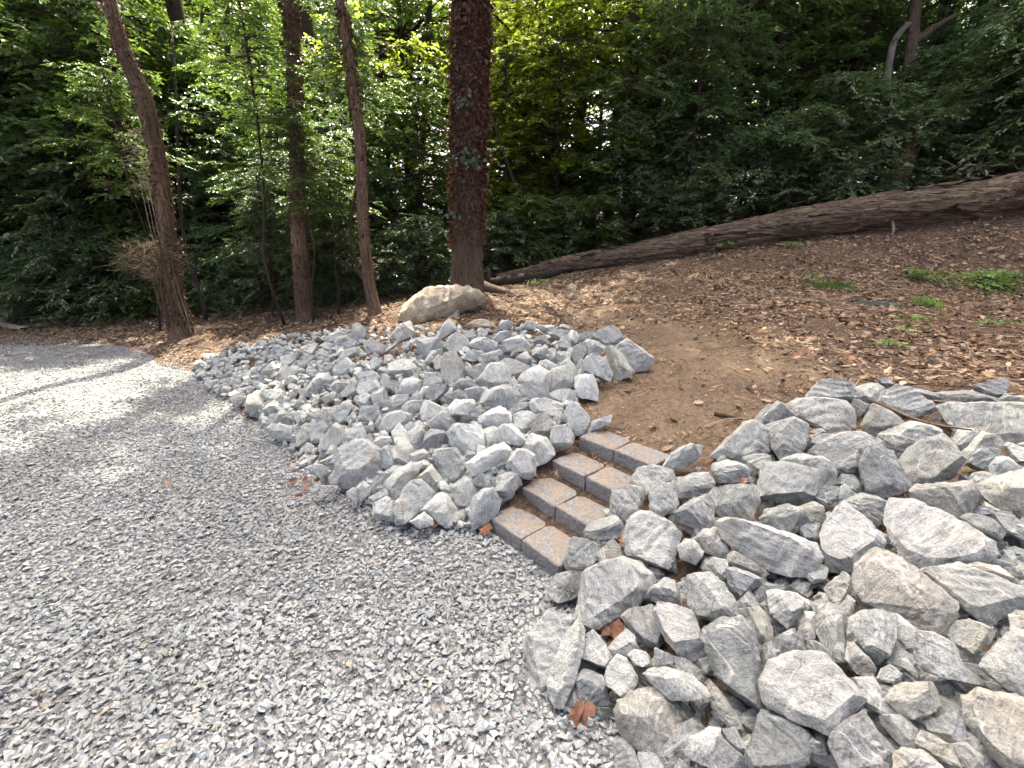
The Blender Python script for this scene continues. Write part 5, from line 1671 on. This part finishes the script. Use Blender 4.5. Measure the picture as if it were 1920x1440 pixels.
for i in range(LN - 1):
    for j in range(sides):
        a, b = i * sides + j, i * sides + (j + 1) % sides
        F += [(a, b, b + sides), (a, b + sides, a + sides)]
V = np.array(V); F = np.array(F)
log = empty('fallen_log', lb[3])
ang = math.atan2(LP[6].y - LP[2].y, LP[6].x - LP[2].x)
ca, sa = math.cos(-ang), math.sin(-ang)
Vl = V - np.array(lb[3]); Vr = np.c_[Vl[:, 0] * ca - Vl[:, 1] * sa, Vl[:, 0] * sa + Vl[:, 1] * ca, Vl[:, 2]]
o = link('log_body', mesh_np('log_body', Vr, F, smooth=True), M['log'], log); o.rotation_euler = (0, 0, ang)
tag(log, 'long rotting brown log lying across the slope below the wood', 'log')
for k in range(26):         # loose plates of bark
    i0 = tt.randrange(22, LN - 24); ln = tt.randrange(7, 20)
    th0 = tt.uniform(-1.9, 0.4)
    pts = []
    for i in range(i0, i0 + ln):
        t = (P[min(i + 1, LN - 1)] - P[i - 1]).normalized(); up = (Vector((0, 0, 1)) - t * t.z).normalized(); sd = t.cross(up)
        wdt = 0.16 * (1 - abs((i - i0) / ln - .5) * 1.3) * tt.uniform(.7, 1.2)
        for q, e in ((-wdt, .0), (0, .035), (wdt, .0)):
            th = th0 + q / max(R[i], .1)
            dirv = up * math.cos(th) - sd * math.sin(th) if False else up * math.cos(th) + Vector((0, -1, 0)).cross(up).cross(up) * 0 + (-sd if sd.y > 0 else sd) * math.sin(-th)
            pts.append((P[i] + dirv.normalized() * R[i] * (1.13 + e + tt.uniform(0, .07)))[:])
    T = []
    for i in range(ln - 1):
        for q in range(2):
            a = i * 3 + q
            T += [(a, a + 1, a + 4), (a, a + 4, a + 3)]
    Vl = np.array(pts) - np.array(lb[3]); Vr = np.c_[Vl[:, 0] * ca - Vl[:, 1] * sa, Vl[:, 0] * sa + Vl[:, 1] * ca, Vl[:, 2]]
    nb = len(Vr)
    ctr = np.array([P[i0 + ln // 2][:]]) - np.array(lb[3]); ctr = np.c_[ctr[:, 0] * ca - ctr[:, 1] * sa, ctr[:, 0] * sa + ctr[:, 1] * ca, ctr[:, 2]]
    inn = Vr + (ctr - Vr) * 0.07
    T = np.array(T); T2 = np.r_[T, T[:, ::-1] + nb]
    o = link('bark_plate', mesh_np('bark_plate', np.r_[Vr, inn], T2, smooth=False), M['log'], log); o.rotation_euler = (0, 0, ang)
V, T = tube([at(1672, 442, 7.6), at(1676, 430, 7.62), at(1673, 416, 7.7)], [.02, .022, .03], 7, 2, .2)
link('branch_stub', mesh_np('branch_stub', V - np.array(lb[3]), T, smooth=True), M['twig_grey'], log)
for (px, py, t, l) in ((1490, 432, 8.0, .16), (1330, 452, 8.4, .12), (1840, 372, 7.4, .2), (1560, 400, 8.1, .14)):
    q = at(px, py, t)
    V, T = tube(resample([q, q + Vector((tt.uniform(-.1, .1), -.08, l * .6)), q + Vector((tt.uniform(-.16, .16), -.12, l))], 6), np.linspace(.045, .015, 6), 7, px, .25, 6)
    link('branch_stub', mesh_np('branch_stub', V - np.array(lb[3]), T, smooth=True), M['log'], log)
# broken dark piece and stub at the thin end
def loose_log(pix, halfpx, label, name='log_piece', mat='bark_dark', lift=.06):
    pts = [hit(*q) for q in pix]
    d0 = pts[0].y * math.cos(PITCH) - (pts[0].z - CAMH) * math.sin(PITCH)
    R_ = [h / FPX * d0 for h in halfpx]
    pts = [q + Vector((0, 0, r * .7)) for q, r in zip(pts, R_)]
    V, T = tube(resample(pts, 20), np.interp(np.linspace(0, 1, 20), np.linspace(0, 1, len(R_)), R_), 14, 3, .22, 4)
    o = link(name, mesh_np(name, V - np.array(pts[0]), T, smooth=True), M[mat], loc=pts[0])
    return tag(o, label, 'log')
loose_log([(922, 538), (960, 533), (1005, 526), (1050, 516)], [9, 10, 9, 6], 'dark broken log piece lying in front of the thin log end')
b_ = hit(917, 534)
V, T = tube([b_ - Vector((0, 0, .1)), b_ + Vector((0.01, 0, .15)), b_ + Vector((.0, 0, .34))], [.055, .05, .035], 9, 6, .25, 6)
tag(link('stump', mesh_np('stump', V - np.array(b_), T, smooth=True), M['bark_grey'], loc=b_), 'short grey broken stub standing beside the thick trunk', 'stump')
# surface root at the thick trunk
V, T = tube(resample([hit(895, 546) + Vector((0, 0, .12)), hit(915, 548) + Vector((0, 0, .07)), hit(945, 551) + Vector((0, 0, .03)), hit(975, 556) - Vector((0, 0, .02))], 14), np.linspace(.14, .03, 14), 10, 2, .15)
link('root', mesh_np('root', V - np.array(base), T, smooth=True), M['bark_grey'], root)

# ------------------------------------------------------------------ dead brush by the leaning trunk
def brush(name, px, py, wpx, hpx, n, label, seed, mat='twig', rad=.005, up=.2, base_y=None):
    r = random.Random(seed)
    d = pix_dir(px, py); c = CAM + d * (base_y / d.y)
    dep = c.y * math.cos(PITCH) - (c.z - CAMH) * math.sin(PITCH)
    W, H = wpx / FPX * dep / 2, hpx / FPX * dep / 2
    parts = []
    for _ in range(n):
        a = r.uniform(0, 6.28)
        p0 = c + Vector((r.uniform(-.9, .9) * W, r.uniform(-.6, .6) * W, r.uniform(-1, .8) * H))
        dr = Vector((math.cos(a), math.sin(a) * .6, r.uniform(-.6, .8))).normalized()
        L_ = r.uniform(.3, .9) * W
        bend = Vector((r.uniform(-1, 1), r.uniform(-1, 1), r.uniform(-1.2, .4))) * L_ * .35
        pts = [p0, p0 + dr * L_ * .5 + bend * .3, p0 + dr * L_ + bend]
        parts.append(tube(resample(pts, 6), np.linspace(rad, rad * .4, 6), 3, closed=False))
    zg = hz1(c.x, c.y); org = Vector((c.x, c.y, zg))
    if c.z - H - zg > 0.02:   # stems down to the ground
        for k in range(6):
            q = c + Vector((r.uniform(-.5, .5) * W, r.uniform(-.3, .3) * W, -H * .6))
            parts.append(tube(resample([Vector((c.x + r.uniform(-.1, .25), c.y, zg - .05)), (q + Vector((c.x, c.y, zg))) / 2 + Vector((r.uniform(-.1, .1), 0, 0)), q], 7), np.linspace(rad * 1.8, rad, 7), 4, closed=False))
    o = tube_obj(name, parts, M[mat], None, org, org)
    return tag(o, label, 'brush')
brush('dead_brush', 284, 484, 92, 66, 420, 'tangled dead brown twigs piled against the leaning trunk', 4, 'twig', .0055, base_y=baseL.y - .15)
o = brush('vine_tangle', 266, 290, 46, 120, 170, 'wispy dry vine tangle hanging on the leaning trunk', 6, 'twig_grey', .004, base_y=baseL.y - .1)
o['category'] = 'vine'
brush('dead_brush', 1785, 345, 70, 80, 26, 'bare pale arching stems rising behind the log', 8, 'twig_grey', .008, base_y=8.6)

# ------------------------------------------------------------------ weeds, grass, sticks, leaves and other small things
crown('weed', 'weed', stem_mat='twig', rad=.004, seed=12, R=.32, H=.20, nb=26, spb=4, lps=6, ll=.055, wr=.62, droop=.12, profile='low')
crown('weed_small', 'weed', stem_mat='twig', rad=.003, seed=13, R=.10, H=.09, nb=8, spb=3, lps=4, ll=.035, wr=.6, droop=.15, profile='low')
for (px, py, sc, key), lab in (((1738, 530, .95, 'weed'), 'bright green weed clump nearest the grass tuft on the slope'), ((1830, 536, 1.05, 'weed'), 'wide bright green weed clump in the middle of the three'), ((1905, 538, 1.1, 'weed'), 'bright green weed clump farthest from the grass tuft'),
                               ((1703, 604, 1.0, 'weed_small'), 'tiny green seedling above the leaf litter'), ((1699, 622, .8, 'weed_small'), 'tiny green seedling just below another seedling'), ((1676, 652, .9, 'weed_small'), 'tiny green seedling among the big dry leaves'),
                               ((1010, 534, 1.6, 'weed_small'), 'small green weed at the thin end of the log'), ((1525, 528, 1.3, 'weed_small'), 'small green weed uphill of the grass tuft'), ((1360, 468, 2.2, 'weed_small'), 'green seedling under the middle of the log'), ((1484, 466, 1.5, 'weed_small'), 'green seedling below the thick half of the log'), ((1862, 612, 1.2, 'weed_small'), 'small green sprout beside the big curled leaves')):
    q = hit(px, py)
    plant('weed', key, q.x, q.y, sc, tt.uniform(0, 6), lab, 1.0, 0.03, 'weed')
def blades(name, px, py, w, h, n, L0, mat, label, cat, flat=.35, width=.006):
    q = hit(px, py); r = np.random.default_rng(px)
    x = q.x + r.normal(0, w, n); y = q.y + r.normal(0, h, n); z = hz(x, y) + .012
    d = np.c_[r.normal(0, flat, n), r.normal(0, flat, n), np.abs(r.normal(1 - flat, .25, n)) + .05]
    L_ = L0 * r.uniform(.5, 1.2, n)
    me = leaves_mesh(name, np.c_[x, y, z] - np.array(q), d, np.c_[r.normal(0, 1, n), r.normal(0, 1, n), r.uniform(0, .5, n)], L_, np.full(n, width) * 2, r.uniform(0, 1, n))
    return tag(link(name, me, M[mat], loc=q), label, cat)
blades('grass_tuft', 1562, 540, .13, .09, 260, .08, 'weed', 'sparse tuft of green grass on the bare slope', 'grass')
blades('grass_tuft', 1740, 575, .07, .06, 120, .10, 'weed', 'thin yellow-green grass tuft below the weed clumps', 'grass')
blades('moss_patch', 1640, 572, .13, .05, 900, .035, 'moss', 'pale grey-green lacy moss patch among the twigs', 'moss', 1.1, .004)
def stick(pix, rad, label, mat='twig_grey', lifts=None, n=14):
    lifts = lifts or [0.02] * len(pix)
    pts = [hit(px, py, l) for (px, py), l in zip(pix, lifts)]
    V, T = tube(resample(pts, n), np.linspace(rad, rad * .45, n), 7, pix[0][0], .15, 8)
    o = link('stick', mesh_np('stick', V - np.array(pts[0]), T, smooth=True), M[mat], loc=pts[0])
    return tag(o, label, 'stick')
stick([(1628, 748), (1680, 770), (1722, 788), (1770, 799), (1822, 806)], .009, 'thin curved stick resting across the rocks of the near heap', 'twig', [.21, .225, .23, .225, .21])
stick([(1222, 632), (1250, 632), (1288, 637)], .011, 'straight pale stick on the bare dirt above the far heap', 'twig_grey')
stick([(1575, 562), (1610, 552), (1640, 545), (1660, 538)], .014, 'forked-looking pale stick above the moss patch', 'twig_grey')
stick([(1638, 592), (1668, 586), (1715, 572)], .012, 'brown stick just below the moss patch', 'twig')
stick([(1537, 664), (1549, 652), (1557, 630)], .010, 'short curved stick at the edge of the leaf litter', 'twig')
stick([(1340, 776), (1362, 780), (1392, 786)], .018, 'dark bark fragment on the dirt beside the near heap', 'twig_dark')
stick([(1120, 788), (1140, 800), (1165, 805)], .010, 'small brown stick above the top step', 'twig')
stick([(10, 667), (30, 664), (48, 663)], .012, 'pale thin stick lying on the shaded drive', 'twig_grey')
def fallen_leaf(px, py, size, shape, mat, label, lift=.015, name='fallen_leaf'):
    q = hit(px, py, lift); v_, t_ = leaf_shape(shape, tt)
    n_ = normal_at(q.x, q.y); vw = (CAM - q).normalized(); n_ = (n_ * .7 + vw * .5).normalized()
    X = n_.cross(Vector((tt.uniform(-1, 1), tt.uniform(-1, 1), .2))).normalized(); Y = n_.cross(X)
    W = v_[:, 0:1] * np.array(X) + v_[:, 1:2] * np.array(Y) + v_[:, 2:3] * np.array(n_)
    o = link(name, mesh_np(name, W * size, t_), M[mat], loc=q)
    return tag(o, label, 'leaf')
fallen_leaf(1492, 668, .13, 'star', 'oak_leaf', 'orange maple leaf alone on the bare dirt')
fallen_leaf(1592, 672, .12, 'star', 'oak_leaf', 'orange-brown curled leaf at the edge of the litter')
fallen_leaf(908, 993, .10, 'star', 'oak_leaf', 'orange-brown lobed leaf on the gravel beside the lowest step', .05)
fallen_leaf(815, 985, .06, 'lobed', 'brown_leaf', 'small brown leaf on the gravel at the foot of the far heap', .05)
fallen_leaf(1090, 1337, .11, 'lobed', 'brown_leaf', 'large dark brown leaf tucked between the near heap and the gravel', .10)
fallen_leaf(1085, 1332, .07, 'oval', 'brown_leaf', 'narrow brown leaf beside the large dark brown one', .12)
fallen_leaf(310, 906, .05, 'star', 'oak_leaf', 'tiny rusty leaf alone out on the gravel', .03)
fallen_leaf(1168, 1014, .07, 'lobed', 'oak_leaf', 'reddish leaf caught between the rocks beside the steps', .11)
fallen_leaf(1140, 1180, .13, 'lobed', 'brown_leaf', 'dark brown leaf in the gap below the large white wedge rock', .04)
fallen_leaf(1160, 1185, .11, 'oval', 'brown_leaf', 'second dark leaf in the gap below the white wedge rock', .04)
fallen_leaf(1395, 903, .055, 'lobed', 'oak_leaf', 'dry orange leaf lying on the squarish grey rock', .19)
fallen_leaf(518, 710, .05, 'oval', 'oak_leaf', 'tiny orange leaf on the rocks of the far heap', .15)
fallen_leaf(1132, 662, .07, 'lobed', 'oak_leaf', 'tan leaf caught on a rock at the dirt end of the far heap', .18)
for k, (px, py) in enumerate([(570, 915), (582, 905), (594, 898), (560, 930), (548, 902), (588, 912), (572, 900), (540, 872), (548, 862)]):
    fallen_leaf(px, py, tt.uniform(.04, .07), tt.choice(['lobed', 'oval', 'star']), tt.choice(['oak_leaf', 'brown_leaf']), 'dry brown leaf, %s in the small drift at the gravel foot of the far heap' % ORDW[k], .04)
fallen_leaf(250, 653, .10, 'oval', 'pink', 'bright pink scrap on the leaf litter by the drive', .03, 'pink_scrap')['category'] = 'scrap'
# far kerb at the bend of the drive
ka, kb = at(-70, 598, 11.5), at(52, 634, 9.6)
V, T = [], []
NK = 10
for i in range(NK):
    f = i / (NK - 1); c = ka.lerp(kb, f); c.z = max(0, hz1(c.x, c.y)) + 0.02
    sd = Vector((kb.y - ka.y, ka.x - kb.x, 0)).normalized() * .07
    for dx, dz in ((-1, -.1), (-1, .02), (-.8, .035), (.8, .035), (1, .02), (1, -.1)):
        V.append((c + sd * dx + Vector((0, 0, dz)))[:])
for i in range(NK - 1):
    for j in range(6):
        a, b = i * 6 + j, i * 6 + (j + 1) % 6
        T += [(a, b, b + 6), (a, b + 6, a + 6)]
V = np.array(V)
tag(link('kerb', mesh_np('kerb', V - V[0], np.array(T)), M['kerb'], loc=Vector(V[0])), 'pale low concrete kerb at the far bend of the drive', 'kerb')
# vines, ivy, limbs and roots belong to their trunk; bark plates to the log's body
for o in list(COL.objects):
    nm = o.name.split('.')[0]
    if o.parent is None: continue
    if nm in ('vine', 'dead_ivy', 'hanging_dead_ivy', 'green_ivy', 'limb', 'root'):
        tr = [q for q in o.parent.children if q.name.split('.')[0] == 'trunk']
        if tr: o.parent = tr[0]
    elif nm == 'bark_plate':
        tr = [q for q in o.parent.children if q.name.split('.')[0] == 'log_body']
        if tr: o.parent = tr[0]; o.rotation_euler = (0, 0, 0)
cntm = {}
for m_ in bpy.data.meshes: cntm[m_.name.split('.')[0]] = cntm.get(m_.name.split('.')[0], 0) + len(m_.polygons)
print(sorted(cntm.items(), key=lambda q: -q[1])[:14])
print('OBJECTS', len(bpy.data.objects), 'rocks', len(ROCKS), 'tris', sum(len(m.polygons) for m in bpy.data.meshes))
